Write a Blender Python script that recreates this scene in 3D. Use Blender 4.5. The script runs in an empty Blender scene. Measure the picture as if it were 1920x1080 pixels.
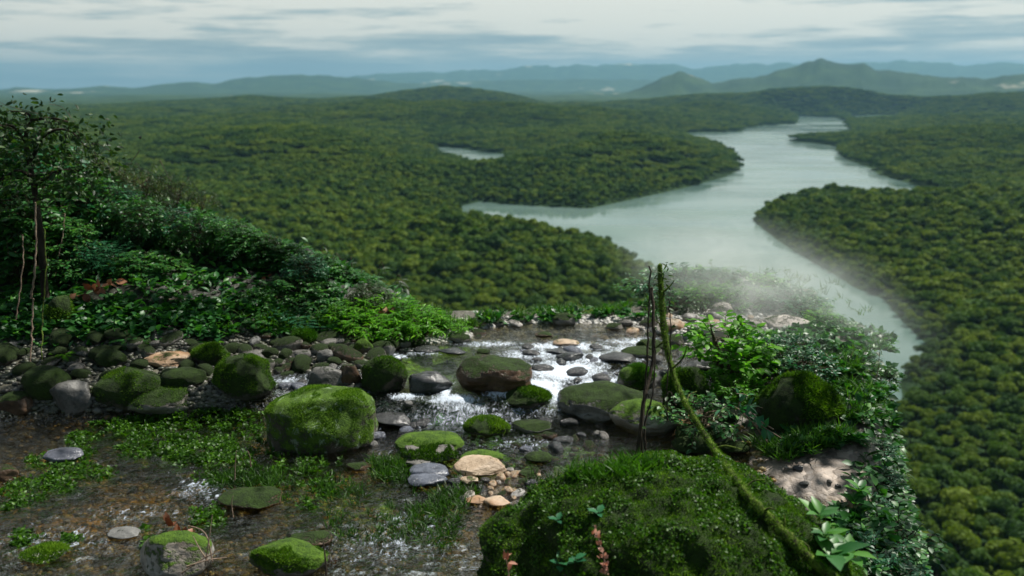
import bpy, math, random
import numpy as np
from mathutils import Vector
from mathutils.bvhtree import BVHTree

R = math.radians
random.seed(7)
rng = np.random.default_rng(11)
S = bpy.context.scene
COL = S.collection

# ------------------------------------------------------------------ camera
FPX, PITCH, CZ = 1507.0, R(14.15), 3.5          # focal length in photo pixels, tilt, height
cam = bpy.data.cameras.new('camera'); camo = bpy.data.objects.new('camera', cam); COL.objects.link(camo)
cam.sensor_width = 36; cam.lens = 36 * FPX / 1920
cam.clip_start = 0.1; cam.clip_end = 90000
camo.location = (0, 0, CZ); camo.rotation_euler = (R(90) - PITCH, 0, 0)
cam.dof.use_dof = True; cam.dof.focus_distance = 7.0; cam.dof.aperture_fstop = 1.05
S.camera = camo

# ------------------------------------------------------------------ world and sun
SUN_EL, SUN_AZ = R(57), R(55)                   # azimuth from +Y towards +X: ahead and to the right
w = bpy.data.worlds.new('World'); S.world = w; w.use_nodes = True
wt = w.node_tree; wt.nodes.clear()
def N(t, typ, **kw):
    n = t.nodes.new(typ)
    for k, v in kw.items():
        if k in n.inputs: n.inputs[k].default_value = v
        else: setattr(n, k, v)
    return n
def ramp(t, src, stops, interp='LINEAR'):
    r = t.nodes.new('ShaderNodeValToRGB'); r.color_ramp.interpolation = interp
    e = r.color_ramp.elements
    while len(e) < len(stops): e.new(0.5)
    for i, (p, c) in enumerate(stops):
        e[i].position = p; e[i].color = (c, c, c, 1) if not hasattr(c, '__len__') else (*c, 1)
    if src is not None: t.links.new(src, r.inputs[0])
    return r
def mth(t, op, a, b=None, c=None, clamp=False):
    m = t.nodes.new('ShaderNodeMath'); m.operation = op; m.use_clamp = clamp
    for i, v in enumerate((a, b, c)):
        if v is None: continue
        if isinstance(v, (int, float)): m.inputs[i].default_value = v
        else: t.links.new(v, m.inputs[i])
    return m.outputs[0]
def mixc(t, f, a, b, mode='MIX'):
    m = t.nodes.new('ShaderNodeMix'); m.data_type = 'RGBA'; m.blend_type = mode
    for i, v in ((0, f), (6, a), (7, b)):
        if isinstance(v, (int, float)): m.inputs[i].default_value = v
        elif hasattr(v, '__len__'): m.inputs[i].default_value = (*v, 1)
        else: t.links.new(v, m.inputs[i])
    return m.outputs[2]
def noi(t, vec, scale, detail=4, rough=.55, dist=0.0):
    n = t.nodes.new('ShaderNodeTexNoise')
    n.inputs['Scale'].default_value = scale; n.inputs['Detail'].default_value = detail
    n.inputs['Roughness'].default_value = rough; n.inputs['Distortion'].default_value = dist
    if vec is not None: t.links.new(vec, n.inputs['Vector'])
    return n.outputs[0]
def vmap(t, vec, scale=(1, 1, 1), loc=(0, 0, 0)):
    m = t.nodes.new('ShaderNodeMapping'); m.inputs['Scale'].default_value = scale; m.inputs['Location'].default_value = loc
    t.links.new(vec, m.inputs['Vector']); return m.outputs[0]

tc = wt.nodes.new('ShaderNodeTexCoord'); D = tc.outputs['Generated']
sky = wt.nodes.new('ShaderNodeTexSky'); sky.sky_type = 'NISHITA'; sky.sun_disc = False
sky.sun_elevation = SUN_EL; sky.sun_rotation = SUN_AZ; sky.air_density = 1.5; sky.dust_density = 2.0
sep = wt.nodes.new('ShaderNodeSeparateXYZ'); wt.links.new(D, sep.inputs[0]); zz = sep.outputs[2]
n1 = noi(wt, vmap(wt, D, (2.3, 2.3, 19), (5.3, 2.4, 0.9)), 1.2, 7, .56, .4)
n2 = noi(wt, vmap(wt, D, (6, 6, 75), (1.7, 4.2, 2.0)), 1.3, 5, .6, .3)
nn = mth(wt, 'ADD', mth(wt, 'MULTIPLY', n1, .62), mth(wt, 'MULTIPLY', n2, .40))
lift = mth(wt, 'MULTIPLY', ramp(wt, zz, [(0.0, 0.0), (.035, .2), (.075, .42), (.12, .52), (.3, .6)]).outputs[0], .24)
cl = mth(wt, 'ADD', nn, lift)
ccol = ramp(wt, cl, [(.43, (1.8, 2.6, 3.2)), (.50, (2.6, 3.5, 3.9)), (.55, (3.6, 4.3, 4.4)), (.59, (5.2, 5.5, 5.2)), (.63, (6.8, 6.75, 6.1))])
blue = ramp(wt, zz, [(0.0, 1.0), (.022, .7), (.045, 0.0)])
c2 = mixc(wt, mth(wt, 'MULTIPLY', blue.outputs[0], .55), ccol.outputs[0], (3.0, 4.0, 4.7))
zy = mth(wt, 'SUBTRACT', zz, mth(wt, 'MULTIPLY', sep.outputs[1], .38))
c2b = mixc(wt, ramp(wt, zy, [(.15, 0.0), (.50, 1.0)]).outputs[0], c2, mixc(wt, 1.0, c2, (.13, .17, .22), 'MULTIPLY'))   # unseen sky overhead and behind darkened to lower the fill light
c3 = mixc(wt, .12, c2b, sky.outputs[0])
bg = wt.nodes.new('ShaderNodeBackground'); bg.inputs[1].default_value = 0.1
wt.links.new(c3, bg.inputs[0])
wo = wt.nodes.new('ShaderNodeOutputWorld'); wt.links.new(bg.outputs[0], wo.inputs[0])

sl = bpy.data.lights.new('sun', 'SUN'); sl.energy = 5.0; sl.angle = R(0.6); sl.color = (1.0, .96, .88)
so = bpy.data.objects.new('sun', sl); COL.objects.link(so)
sd_ = Vector((math.sin(SUN_AZ) * math.cos(SUN_EL), math.cos(SUN_AZ) * math.cos(SUN_EL), math.sin(SUN_EL)))
so.rotation_euler = sd_.to_track_quat('Z', 'Y').to_euler(); so.location = (20, 30, 60)

S.render.engine = 'CYCLES'
S.view_settings.view_transform = 'Standard'; S.view_settings.look = 'None'
S.view_settings.exposure = 0.4; S.view_settings.gamma = 1.0; S.view_settings.use_curve_mapping = False
cy = S.cycles
cy.max_bounces = 6; cy.diffuse_bounces = 2; cy.glossy_bounces = 2; cy.transmission_bounces = 4
cy.transparent_max_bounces = 12; cy.volume_bounces = 1; cy.use_denoising = True
cy.caustics_reflective = False; cy.caustics_refractive = False; cy.sample_clamp_indirect = 4
cy.volume_step_rate = 1.0; cy.volume_max_steps = 64

# ------------------------------------------------------------------ maths helpers
_pt = rng.permutation(256).astype(np.int64); _pt = np.concatenate([_pt, _pt])
_gr = rng.normal(size=(256, 3)); _gr /= np.linalg.norm(_gr, axis=1)[:, None]
def pnoise(x, y, z=0.0):
    x, y, z = np.broadcast_arrays(np.asarray(x, float), np.asarray(y, float), np.asarray(z, float))
    xi, yi, zi = np.floor(x).astype(np.int64), np.floor(y).astype(np.int64), np.floor(z).astype(np.int64)
    xf, yf, zf = x - xi, y - yi, z - zi
    f = lambda t: t * t * t * (t * (t * 6 - 15) + 10)
    u, v, s = f(xf), f(yf), f(zf)
    def g(a, b, c):
        h = _pt[_pt[_pt[(xi + a) & 255] + ((yi + b) & 255)] + ((zi + c) & 255)]
        q = _gr[h]
        return q[..., 0] * (xf - a) + q[..., 1] * (yf - b) + q[..., 2] * (zf - c)
    L = lambda a, b, t: a + t * (b - a)
    return L(L(L(g(0,0,0), g(1,0,0), u), L(g(0,1,0), g(1,1,0), u), v), L(L(g(0,0,1), g(1,0,1), u), L(g(0,1,1), g(1,1,1), u), v), s)
def fbm(x, y, z=0.0, o=4, g=.5):
    t, a, k = 0, 1, 1
    for _ in range(o):
        t = t + a * pnoise(x * k, y * k, z * k + _ * 7.3); a *= g; k *= 2.03
    return t
def sstep(a, b, x):
    t = np.clip((x - a) / (b - a), 0, 1); return t * t * (3 - 2 * t)
cP, sP = math.cos(PITCH), math.sin(PITCH)
def ray(px, py):
    px, py = np.asarray(px, float), np.asarray(py, float)
    a, b = (px - 960) / FPX, (540 - py) / FPX
    return a, cP + b * sP, -sP + b * cP
def at(px, py, Y):                               # point seen at a pixel, Y metres ahead
    dx, dy, dz = ray(px, py); t = Y / dy
    return Vector((float(dx * t), float(Y), float(CZ + dz * t)))
def on_plane(px, py, z):
    dx, dy, dz = ray(px, py); t = (z - CZ) / dz
    return float(dx * t), float(dy * t)
def proj(x, y, z):
    z = z - CZ; d = y * cP - z * sP; u = y * sP + z * cP
    return 960 + FPX * x / d, 540 - FPX * u / d, d
def sdist(x, y, poly):                           # signed distance, positive inside
    x, y = np.asarray(x, float), np.asarray(y, float); sh = x.shape; x, y = x.ravel(), y.ravel()
    P = np.array(poly, float); Q = np.roll(P, -1, 0)
    d2 = np.full(x.shape, 1e30); ins = np.zeros(x.shape, bool)
    for (ax, ay), (bx, by) in zip(P, Q):
        ex, ey = bx - ax, by - ay
        t = np.clip(((x - ax) * ex + (y - ay) * ey) / (ex * ex + ey * ey + 1e-12), 0, 1)
        d2 = np.minimum(d2, (x - ax - t * ex) ** 2 + (y - ay - t * ey) ** 2)
        c = (ay > y) != (by > y)
        with np.errstate(divide='ignore', invalid='ignore'):
            ins ^= c & (x < ex * (y - ay) / (ey if ey else 1e-12) + ax)
    d = np.sqrt(d2); return np.where(ins, d, -d).reshape(sh)

# ------------------------------------------------------------------ object helpers
def mesh(name, V, F, mat, parent=None, smooth=False, attrs=None):
    me = bpy.data.meshes.new(name)
    V = np.asarray(V, np.float32).reshape(-1, 3)
    if isinstance(F, np.ndarray):
        n, k = F.shape
        me.vertices.add(len(V)); me.vertices.foreach_set('co', V.ravel())
        me.loops.add(n * k); me.loops.foreach_set('vertex_index', F.astype(np.int32).ravel())
        me.polygons.add(n); me.polygons.foreach_set('loop_start', np.arange(0, n * k, k, dtype=np.int32))
        me.update(calc_edges=True)
    else:
        me.from_pydata(V.tolist(), [], F)
    if smooth: me.polygons.foreach_set('use_smooth', np.ones(len(me.polygons), bool))
    for k, a in (attrs or {}).items():
        a = np.asarray(a, np.float32)
        if a.ndim == 1: at_ = me.attributes.new(k, 'FLOAT', 'POINT'); at_.data.foreach_set('value', a)
        else: at_ = me.attributes.new(k, 'FLOAT_COLOR', 'POINT'); at_.data.foreach_set('color', np.c_[a, np.ones(len(a))].astype(np.float32).ravel())
    me.update()
    if mat: me.materials.append(mat)
    o = bpy.data.objects.new(name, me); COL.objects.link(o)
    if parent: o.parent = parent
    return o
def tag(o, label, cat, group=None, kind=None):
    o['label'] = label; o['category'] = cat
    if group: o['group'] = group
    if kind: o['kind'] = kind
    return o
def struct(o): o['kind'] = 'structure'; return o
def empty(name, loc, rz=0, sc=1.0):
    o = bpy.data.objects.new(name, None); o.location = loc; o.rotation_euler = (0, 0, rz); o.scale = (sc,) * 3
    o.empty_display_size = .1; COL.objects.link(o); return o
def copy_tree(o, parent=None):
    kids = list(o.children); c = o.copy(); COL.objects.link(c); c.parent = parent
    for ch in kids: copy_tree(ch, c)
    return c
class MB:
    def __init__(s): s.V, s.F, s.A, s.n = [], [], [], 0
    def add(s, V, F, a=0.5):
        V = np.asarray(V, float).reshape(-1, 3); F = np.asarray(F, int)
        s.V.append(V); s.F.append(F + s.n); s.n += len(V)
        s.A.append(np.full(len(V), a) if np.isscalar(a) else np.asarray(a, float))
    def tube(s, pts, rad, k=6, a=0.5, lump=0.0):
        P = np.array([tuple(p) for p in pts], float); n = len(P); rad = np.broadcast_to(rad, (n,)).astype(float)
        T = np.gradient(P, axis=0); T /= np.linalg.norm(T, axis=1)[:, None] + 1e-9
        up = np.array([0.3, 0.2, 1.0]); up = up if abs((T[0] * up).sum()) < .9 else np.array([1., 0, 0])
        A = np.cross(T, up); A /= np.linalg.norm(A, axis=1)[:, None] + 1e-9; B = np.cross(T, A)
        th = np.linspace(0, 2 * np.pi, k, endpoint=False)
        rr = rad[:, None] * np.ones(k)
        if lump: rr = rr * (1 + lump * rng.normal(size=rr.shape))
        V = P[:, None] + rr[..., None] * (np.cos(th)[None, :, None] * A[:, None] + np.sin(th)[None, :, None] * B[:, None])
        F = [(i * k + j, i * k + (j + 1) % k, (i + 1) * k + (j + 1) % k, (i + 1) * k + j) for i in range(n - 1) for j in range(k)]
        F = np.array(F); F3 = np.r_[F[:, [0, 1, 2]], F[:, [0, 2, 3]]]
        s.add(V, F3, a)
        e = P[-1] + T[-1] * rad[-1]; s.add(np.r_[V[-1], [e]], np.array([(j, (j + 1) % k, k) for j in range(k)]), a)
    def build(s, name, mat, parent=None, smooth=False):
        return mesh(name, np.concatenate(s.V), np.concatenate(s.F), mat, parent, smooth, {'v': np.concatenate(s.A)})
def spline(pts, n=24):
    P = np.array([tuple(p) for p in pts], float); m = len(P)
    t = np.linspace(0, m - 1, n); i = np.clip(t.astype(int), 0, m - 2); f = (t - i)[:, None]
    g = lambda j: P[np.clip(j, 0, m - 1)]
    a, b, c, d = g(i - 1), g(i), g(i + 1), g(i + 2)
    return .5 * (2 * b + (c - a) * f + (2 * a - 5 * b + 4 * c - d) * f ** 2 + (3 * b - a - 3 * c + d) * f ** 3)
def unit(v): return v / (np.linalg.norm(v, axis=-1, keepdims=True) + 1e-9)
# leaf templates: x across, y along, z normal
def leaf_tpl(wd=.25, fold=.08, droop=.15):
    V = np.array([(0, 0, 0), (-wd * .8, .28, fold), (0, .3, 0), (wd * .8, .28, fold), (-wd * .85, .6, fold - droop * .3), (0, .62, -droop * .35), (wd * .85, .6, fold - droop * .3), (0, 1, -droop)])
    F = np.array([(0, 2, 1), (0, 3, 2), (1, 2, 5), (1, 5, 4), (2, 3, 6), (2, 6, 5), (4, 5, 7), (5, 6, 7)])
    return V, F
LEAF = leaf_tpl(); LEAFW = leaf_tpl(.36, .06, .2); LEAFN = leaf_tpl(.13, .03, .3)
BLADE = (np.array([(-.05, 0, 0), (.05, 0, 0), (.035, .5, -.04), (-.035, .5, -.04), (0, 1, -.2)]), np.array([(0, 1, 2), (0, 2, 3), (3, 2, 4)]))
TUFT = (np.array([(-.12, 0, 0), (.12, 0, 0), (0, 1, -.15)]), np.array([(0, 1, 2)]))
def place(tpl, P, Dir, Nrm, size, a=None):
    """many copies of a template: P base, Dir long axis, Nrm rough normal"""
    V, F = tpl; P = np.asarray(P, float); n = len(P)
    Y = unit(np.asarray(Dir, float)); X = unit(np.cross(Y, Nrm)); Z = np.cross(X, Y)
    size = np.broadcast_to(size, (n,))[:, None, None]
    W = P[:, None] + size * (V[None, :, 0:1] * X[:, None] + V[None, :, 1:2] * Y[:, None] + V[None, :, 2:3] * Z[:, None])
    FF = (F[None] + (np.arange(n) * len(V))[:, None, None]).reshape(-1, 3)
    if a is None: a = rng.random(n)
    return W.reshape(-1, 3), FF, np.repeat(a, len(V))
def rnd_dirs(n, zmin=-1, zmax=1):
    z = rng.uniform(zmin, zmax, n); t = rng.uniform(0, 2 * np.pi, n); r = np.sqrt(1 - z * z)
    return np.c_[r * np.cos(t), r * np.sin(t), z]

# ------------------------------------------------------------------ materials
def new_mat(name):
    m = bpy.data.materials.new(name); m.use_nodes = True; t = m.node_tree; t.nodes.clear()
    o = t.nodes.new('ShaderNodeOutputMaterial'); return m, t, o
def leaf_mat(name, cols, rough=.5, trans=.3, spec=.3, tcol=None, attr=True):
    m, t, o = new_mat(name)
    src = N(t, 'ShaderNodeAttribute', attribute_name='v').outputs['Fac'] if attr else noi(t, None, 3)
    oi = t.nodes.new('ShaderNodeObjectInfo')
    f = mth(t, 'ADD', mth(t, 'MULTIPLY', src, .75), mth(t, 'MULTIPLY', oi.outputs['Random'], .25))
    k = len(cols) - 1
    c = ramp(t, f, [(.12 + .76 * i / k, cc) for i, cc in enumerate(cols)]).outputs[0]
    p = N(t, 'ShaderNodeBsdfPrincipled', Roughness=rough); p.inputs['Specular IOR Level'].default_value = spec
    t.links.new(c, p.inputs['Base Color'])
    tr = t.nodes.new('ShaderNodeBsdfTranslucent'); t.links.new(mixc(t, 1.0, c, tcol or (1.5, 1.7, .5), 'MULTIPLY'), tr.inputs[0])
    mx = N(t, 'ShaderNodeMixShader'); mx.inputs[0].default_value = trans
    t.links.new(p.outputs[0], mx.inputs[1]); t.links.new(tr.outputs[0], mx.inputs[2]); t.links.new(mx.outputs[0], o.inputs[0])
    return m
def noise_mat(name, stops, scale=5, rough=.8, bump=.3, bscale=20, spec=.3, coords='Object', dist=.02, stretch=(1, 1, 1), detail=6):
    m, t, o = new_mat(name); tcn = t.nodes.new('ShaderNodeTexCoord'); v = vmap(t, tcn.outputs[coords], stretch)
    n = noi(t, v, scale, detail); c = ramp(t, n, stops).outputs[0]
    p = N(t, 'ShaderNodeBsdfPrincipled', Roughness=rough); p.inputs['Specular IOR Level'].default_value = spec
    t.links.new(c, p.inputs['Base Color'])
    b = t.nodes.new('ShaderNodeBump'); b.inputs['Strength'].default_value = bump; b.inputs['Distance'].default_value = dist
    t.links.new(noi(t, v, bscale, 5), b.inputs['Height']); t.links.new(b.outputs[0], p.inputs['Normal'])
    t.links.new(p.outputs[0], o.inputs[0]); return m
def rock_mat(name, cdark, clight, moss, rough=.6, mosscol=((.012, .035, .004), (.05, .12, .008)), lichen=0.0, stain=None, edge=.5):
    """moss 0..1: how much of the upward side carries moss"""
    m, t, o = new_mat(name); tcn = t.nodes.new('ShaderNodeTexCoord'); ob = tcn.outputs['Object']
    oi = t.nodes.new('ShaderNodeObjectInfo')
    va = t.nodes.new('ShaderNodeVectorMath'); va.operation = 'ADD'; t.links.new(ob, va.inputs[0])
    cmb = t.nodes.new('ShaderNodeCombineXYZ'); t.links.new(mth(t, 'MULTIPLY', oi.outputs['Random'], 37.0), cmb.inputs[0]); t.links.new(mth(t, 'MULTIPLY', oi.outputs['Random'], 91.0), cmb.inputs[2])
    t.links.new(cmb.outputs[0], va.inputs[1]); v = va.outputs[0]
    a = noi(t, v, 3.5, 7, .62, .4); bt = noi(t, v, 34, 4, .7)
    f = mth(t, 'ADD', mth(t, 'MULTIPLY', a, .75), mth(t, 'MULTIPLY', bt, .3))
    mid = tuple((p + q) / 2 for p, q in zip(cdark, clight))
    c = ramp(t, f, [(.38, cdark), (.52, mid), (.66, clight)]).outputs[0]
    c = mixc(t, mth(t, 'MULTIPLY', oi.outputs['Random'], .28), c, mixc(t, 1.0, c, (1.25, .95, .72), 'MULTIPLY'))
    if stain: c = mixc(t, ramp(t, noi(t, v, 1.6, 3), [(.45, 0.0), (.6, .8)]).outputs[0], c, stain)
    cr = t.nodes.new('ShaderNodeTexVoronoi'); cr.feature = 'DISTANCE_TO_EDGE'; cr.inputs['Scale'].default_value = 3.0
    wv = mixc(t, .25, v, N(t, 'ShaderNodeTexNoise', Scale=6.0).outputs[1]); t.links.new(wv, cr.inputs['Vector'])
    crk = ramp(t, cr.outputs[0], [(0.0, 0.0), (.02, 1.0)]).outputs[0]
    geo = t.nodes.new('ShaderNodeNewGeometry'); sp = t.nodes.new('ShaderNodeSeparateXYZ'); t.links.new(geo.outputs['Normal'], sp.inputs[0])
    mn = noi(t, v, 4.5, 6, .7); mn2 = noi(t, v, 55, 3, .7)
    th = 1.05 - moss * 1.35
    mk = mth(t, 'ADD', mth(t, 'ADD', mth(t, 'MULTIPLY', sp.outputs[2], .75), mth(t, 'MULTIPLY', mth(t, 'SUBTRACT', mn, .5), 1.6)), mth(t, 'MULTIPLY', mth(t, 'SUBTRACT', mn2, .5), .5))
    mask = mth(t, 'MULTIPLY', mth(t, 'SUBTRACT', mk, th - .06), 1 / .2, clamp=True)
    mc = ramp(t, mth(t, 'ADD', mth(t, 'MULTIPLY', noi(t, v, 9, 5, .7), .6), mth(t, 'MULTIPLY', mn2, .4)), [(.36, mosscol[0]), (.64, mosscol[1])]).outputs[0]
    if lichen:
        c_l = ramp(t, noi(t, v, 7, 5, .7, 1), [(.57, 0.0), (.64, lichen)]).outputs[0]
        mc = mixc(t, c_l, mc, (.35, .45, .3)); c = mixc(t, c_l, c, (.45, .5, .4))
    col = mixc(t, mask, c, mc) if moss > 0 else c
    p = t.nodes.new('ShaderNodeBsdfPrincipled'); t.links.new(col, p.inputs['Base Color'])
    rg = mth(t, 'ADD', mth(t, 'MULTIPLY', bt, .2), rough - .1)
    t.links.new(mth(t, 'ADD', rg, mth(t, 'MULTIPLY', mask, .9 - rough), clamp=True) if moss > 0 else rg, p.inputs['Roughness'])
    p.inputs['Specular IOR Level'].default_value = .4
    b1 = t.nodes.new('ShaderNodeBump'); b1.inputs['Strength'].default_value = .55; b1.inputs['Distance'].default_value = .012
    hh = mth(t, 'ADD', mth(t, 'ADD', bt, mth(t, 'MULTIPLY', crk, .3)), mth(t, 'MULTIPLY', a, 1.5)); t.links.new(hh, b1.inputs['Height'])
    last = b1
    if moss > 0:
        b2 = t.nodes.new('ShaderNodeBump'); b2.inputs['Strength'].default_value = .9; b2.inputs['Distance'].default_value = .03
        mm = mth(t, 'MULTIPLY', mask, mth(t, 'ADD', .5, mth(t, 'ADD', noi(t, v, 90, 3, .8), mth(t, 'MULTIPLY', mn2, .8))))
        t.links.new(mm, b2.inputs['Height']); t.links.new(b1.outputs[0], b2.inputs['Normal']); last = b2
    t.links.new(last.outputs[0], p.inputs['Normal']); t.links.new(p.outputs[0], o.inputs[0]); return m

M = {}
MG = ((.007, .017, .002), (.040, .085, .006)); MB_ = ((.02, .06, .003), (.13, .25, .015))
M['moss'] = rock_mat('mossy_rock', (.035, .032, .025), (.12, .11, .09), .95, .6, MG)
M['mossb'] = rock_mat('bright_mossy_rock', (.05, .048, .04), (.2, .19, .16), .85, .6, MB_)
M['mossl'] = rock_mat('lichened_mossy_rock', (.03, .028, .02), (.10, .09, .07), .80, .6, MB_, lichen=.85)
M['half'] = rock_mat('half_mossy_rock', (.07, .07, .065), (.27, .26, .24), .52, .5, MG)
M['halfw'] = rock_mat('pale_half_mossy_rock', (.18, .17, .15), (.5, .48, .43), .5, .5, MB_, stain=(.32, .24, .17))
M['grey'] = rock_mat('grey_rock', (.045, .046, .045), (.19, .19, .18), .12, .45, MG)
M['wet'] = rock_mat('wet_dark_rock', (.018, .02, .022), (.075, .08, .085), .08, .16, MG)
M['brown'] = rock_mat('brown_wet_rock', (.035, .022, .014), (.14, .09, .055), .42, .32, MG)
M['tan'] = rock_mat('tan_rock', (.24, .18, .12), (.55, .46, .35), .15, .5, MB_, stain=(.36, .2, .1))
M['blue'] = rock_mat('blue_grey_rock', (.04, .047, .062), (.15, .17, .22), 0, .22, MG)
M['pale'] = rock_mat('pale_rock', (.26, .25, .24), (.52, .50, .47), .2, .6, MG)
M['leaf'] = leaf_mat('shrub_leaf', [(.010, .05, .014), (.022, .11, .026), (.05, .18, .03), (.11, .29, .04)], .42, .28, .42)
M['leaf_teal'] = leaf_mat('teal_leaf', [(.010, .06, .028), (.02, .125, .05), (.045, .19, .07)], .42, .25, .4, (1.0, 1.6, .7))
M['leaf_lime'] = leaf_mat('lime_leaf', [(.04, .15, .008), (.10, .30, .012), (.2, .46, .025)], .4, .45)
M['leaf_olive'] = leaf_mat('olive_leaf', [(.012, .035, .01), (.03, .07, .018), (.06, .11, .03)], .45, .3)
M['grass'] = leaf_mat('grass_blade', [(.015, .05, .006), (.04, .13, .01), (.1, .22, .02)], .5, .35)
M['weed'] = leaf_mat('water_weed', [(.010, .035, .004), (.03, .095, .006), (.08, .19, .012)], .45, .35)
M['mosst'] = leaf_mat('moss_strands', [(.008, .028, .003), (.028, .085, .005), (.085, .19, .009), (.17, .29, .02)], .7, .25, .2)
M['dead'] = leaf_mat('dead_leaf', [(.16, .05, .02), (.3, .12, .06), (.42, .22, .12)], .5, .2, .4, (1.2, .8, .5))
M['pinkleaf'] = leaf_mat('young_red_leaf', [(.4, .16, .1), (.5, .24, .16), (.55, .3, .22)], .45, .25, .4, (1.2, .8, .6))
M['crown'] = None
M['bark'] = noise_mat('bark', [(.35, (.012, .009, .006)), (.65, (.06, .045, .03))], 6, .9, .6, 30, stretch=(1, 1, .3))
M['mossbark'] = noise_mat('mossy_bark', [(.36, (.02, .017, .01)), (.46, (.05, .07, .01)), (.62, (.12, .18, .02)), (.75, (.2, .24, .07))], 22, .9, .9, 70, dist=.01)
M['stem'] = noise_mat('stem', [(.3, (.03, .022, .012)), (.7, (.11, .085, .05))], 14, .8, .4, 50)
M['twig'] = noise_mat('dry_twig', [(.3, (.14, .09, .06)), (.7, (.36, .27, .2))], 14, .8, .4, 50)

# forest crown material: per-tree tint and large patches of lighter and darker kinds
def crown_mat(name, leafy=True):
    m, t, o = new_mat(name)
    oi = t.nodes.new('ShaderNodeObjectInfo'); geo = t.nodes.new('ShaderNodeNewGeometry')
    big = noi(t, geo.outputs['Position'], .0045, 3, .6); mid = noi(t, geo.outputs['Position'], .35, 3, .7)
    f = mth(t, 'ADD', mth(t, 'ADD', mth(t, 'MULTIPLY', oi.outputs['Random'], .42), mth(t, 'MULTIPLY', big, .5)), mth(t, 'MULTIPLY', mid, .22))
    c = ramp(t, f, [(.32, (.026, .070, .014)), (.47, (.052, .116, .016)), (.62, (.096, .162, .016)), (.78, (.145, .205, .02))]).outputs[0]
    p = N(t, 'ShaderNodeBsdfPrincipled', Roughness=.7); p.inputs['Specular IOR Level'].default_value = .2
    t.links.new(c, p.inputs['Base Color'])
    if not leafy:
        b = t.nodes.new('ShaderNodeBump'); b.inputs['Strength'].default_value = 1.0; b.inputs['Distance'].default_value = 1.2
        t.links.new(noi(t, geo.outputs['Position'], .9, 4, .8), b.inputs['Height']); t.links.new(b.outputs[0], p.inputs['Normal'])
        t.links.new(p.outputs[0], o.inputs[0]); return m
    tr = t.nodes.new('ShaderNodeBsdfTranslucent'); t.links.new(mixc(t, 1.0, c, (1.5, 1.5, .5), 'MULTIPLY'), tr.inputs[0])
    mx = N(t, 'ShaderNodeMixShader'); mx.inputs[0].default_value = .3
    t.links.new(p.outputs[0], mx.inputs[1]); t.links.new(tr.outputs[0], mx.inputs[2]); t.links.new(mx.outputs[0], o.inputs[0]); return m
M['crown'] = crown_mat('tree_crown')

# ------------------------------------------------------------------ valley: river outline traced at its own level
Z0 = CZ - 150.0                                   # level of the reservoir
ZT = Z0 + 9.0                                     # tree tops that stand in front of water
def world_poly(pts): return [on_plane(x, y, Z0 + dz) for x, y, dz in pts]
RIVER = world_poly([(1495, 218, 0), (1492, 231, 3), (1430, 235, 2), (1396, 239, 4), (1390, 246, 1), (1340, 249, 0), (1284, 250, 0), (1283, 254, 8), (1325, 262, 8), (1362, 275, 8),
    (1386, 299, 5), (1388, 318, 0), (1360, 332, 0), (1285, 352, 0), (1185, 374, 0), (1105, 391, 0), (1035, 388, 0), (960, 384, 0), (900, 378, 0), (866, 386, 0),
    (870, 407, 9), (915, 414, 9), (960, 417, 9), (1025, 424, 9), (1125, 442, 9), (1175, 464, 9), (1222, 490, 9), (1240, 520, 9), (1250, 570, 9), (1270, 640, 9), (1290, 800, 9), (1350, 1000, 9),
    (1560, 1000, 0), (1640, 900, 0), (1672, 800, 0), (1693, 742, 0), (1687, 722, 0), (1697, 695, 0), (1727, 668, 0), (1743, 652, 0), (1727, 636, 0), (1690, 600, 0), (1657, 561, 0), (1600, 538, 0),
    (1545, 503, 0), (1505, 481, 0), (1460, 452, 0), (1420, 420, 0), (1411, 406, 3), (1420, 392, 7), (1460, 366, 9), (1520, 354, 9), (1610, 354, 9), (1660, 361, 9), (1780, 367, 7),
    (1770, 361, 0), (1710, 345, 0), (1650, 328, 0), (1630, 314, 0), (1590, 300, 0), (1572, 289, 0), (1572, 276, 0), (1540, 270, 0), (1500, 267, 0), (1474, 262, 2),
    (1500, 256, 4), (1560, 254, 5), (1590, 250, 5), (1600, 243, 5), (1582, 234, 3), (1590, 228, 0), (1565, 221, 0)])
POND = world_poly([(805, 276, 0), (850, 277, 0), (900, 284, 0), (950, 290, 0), (948, 306, 8), (900, 304, 8), (862, 294, 8), (825, 285, 8)])
COVE = world_poly([(1590, 217, 0), (1680, 216, 0), (1684, 221, 5), (1604, 224, 5)])
WATERS = [RIVER, POND, COVE]
def land_dist(x, y):                              # metres to the nearest shore, negative on water
    return -np.max([sdist(x, y, q) for q in WATERS], axis=0)

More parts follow.
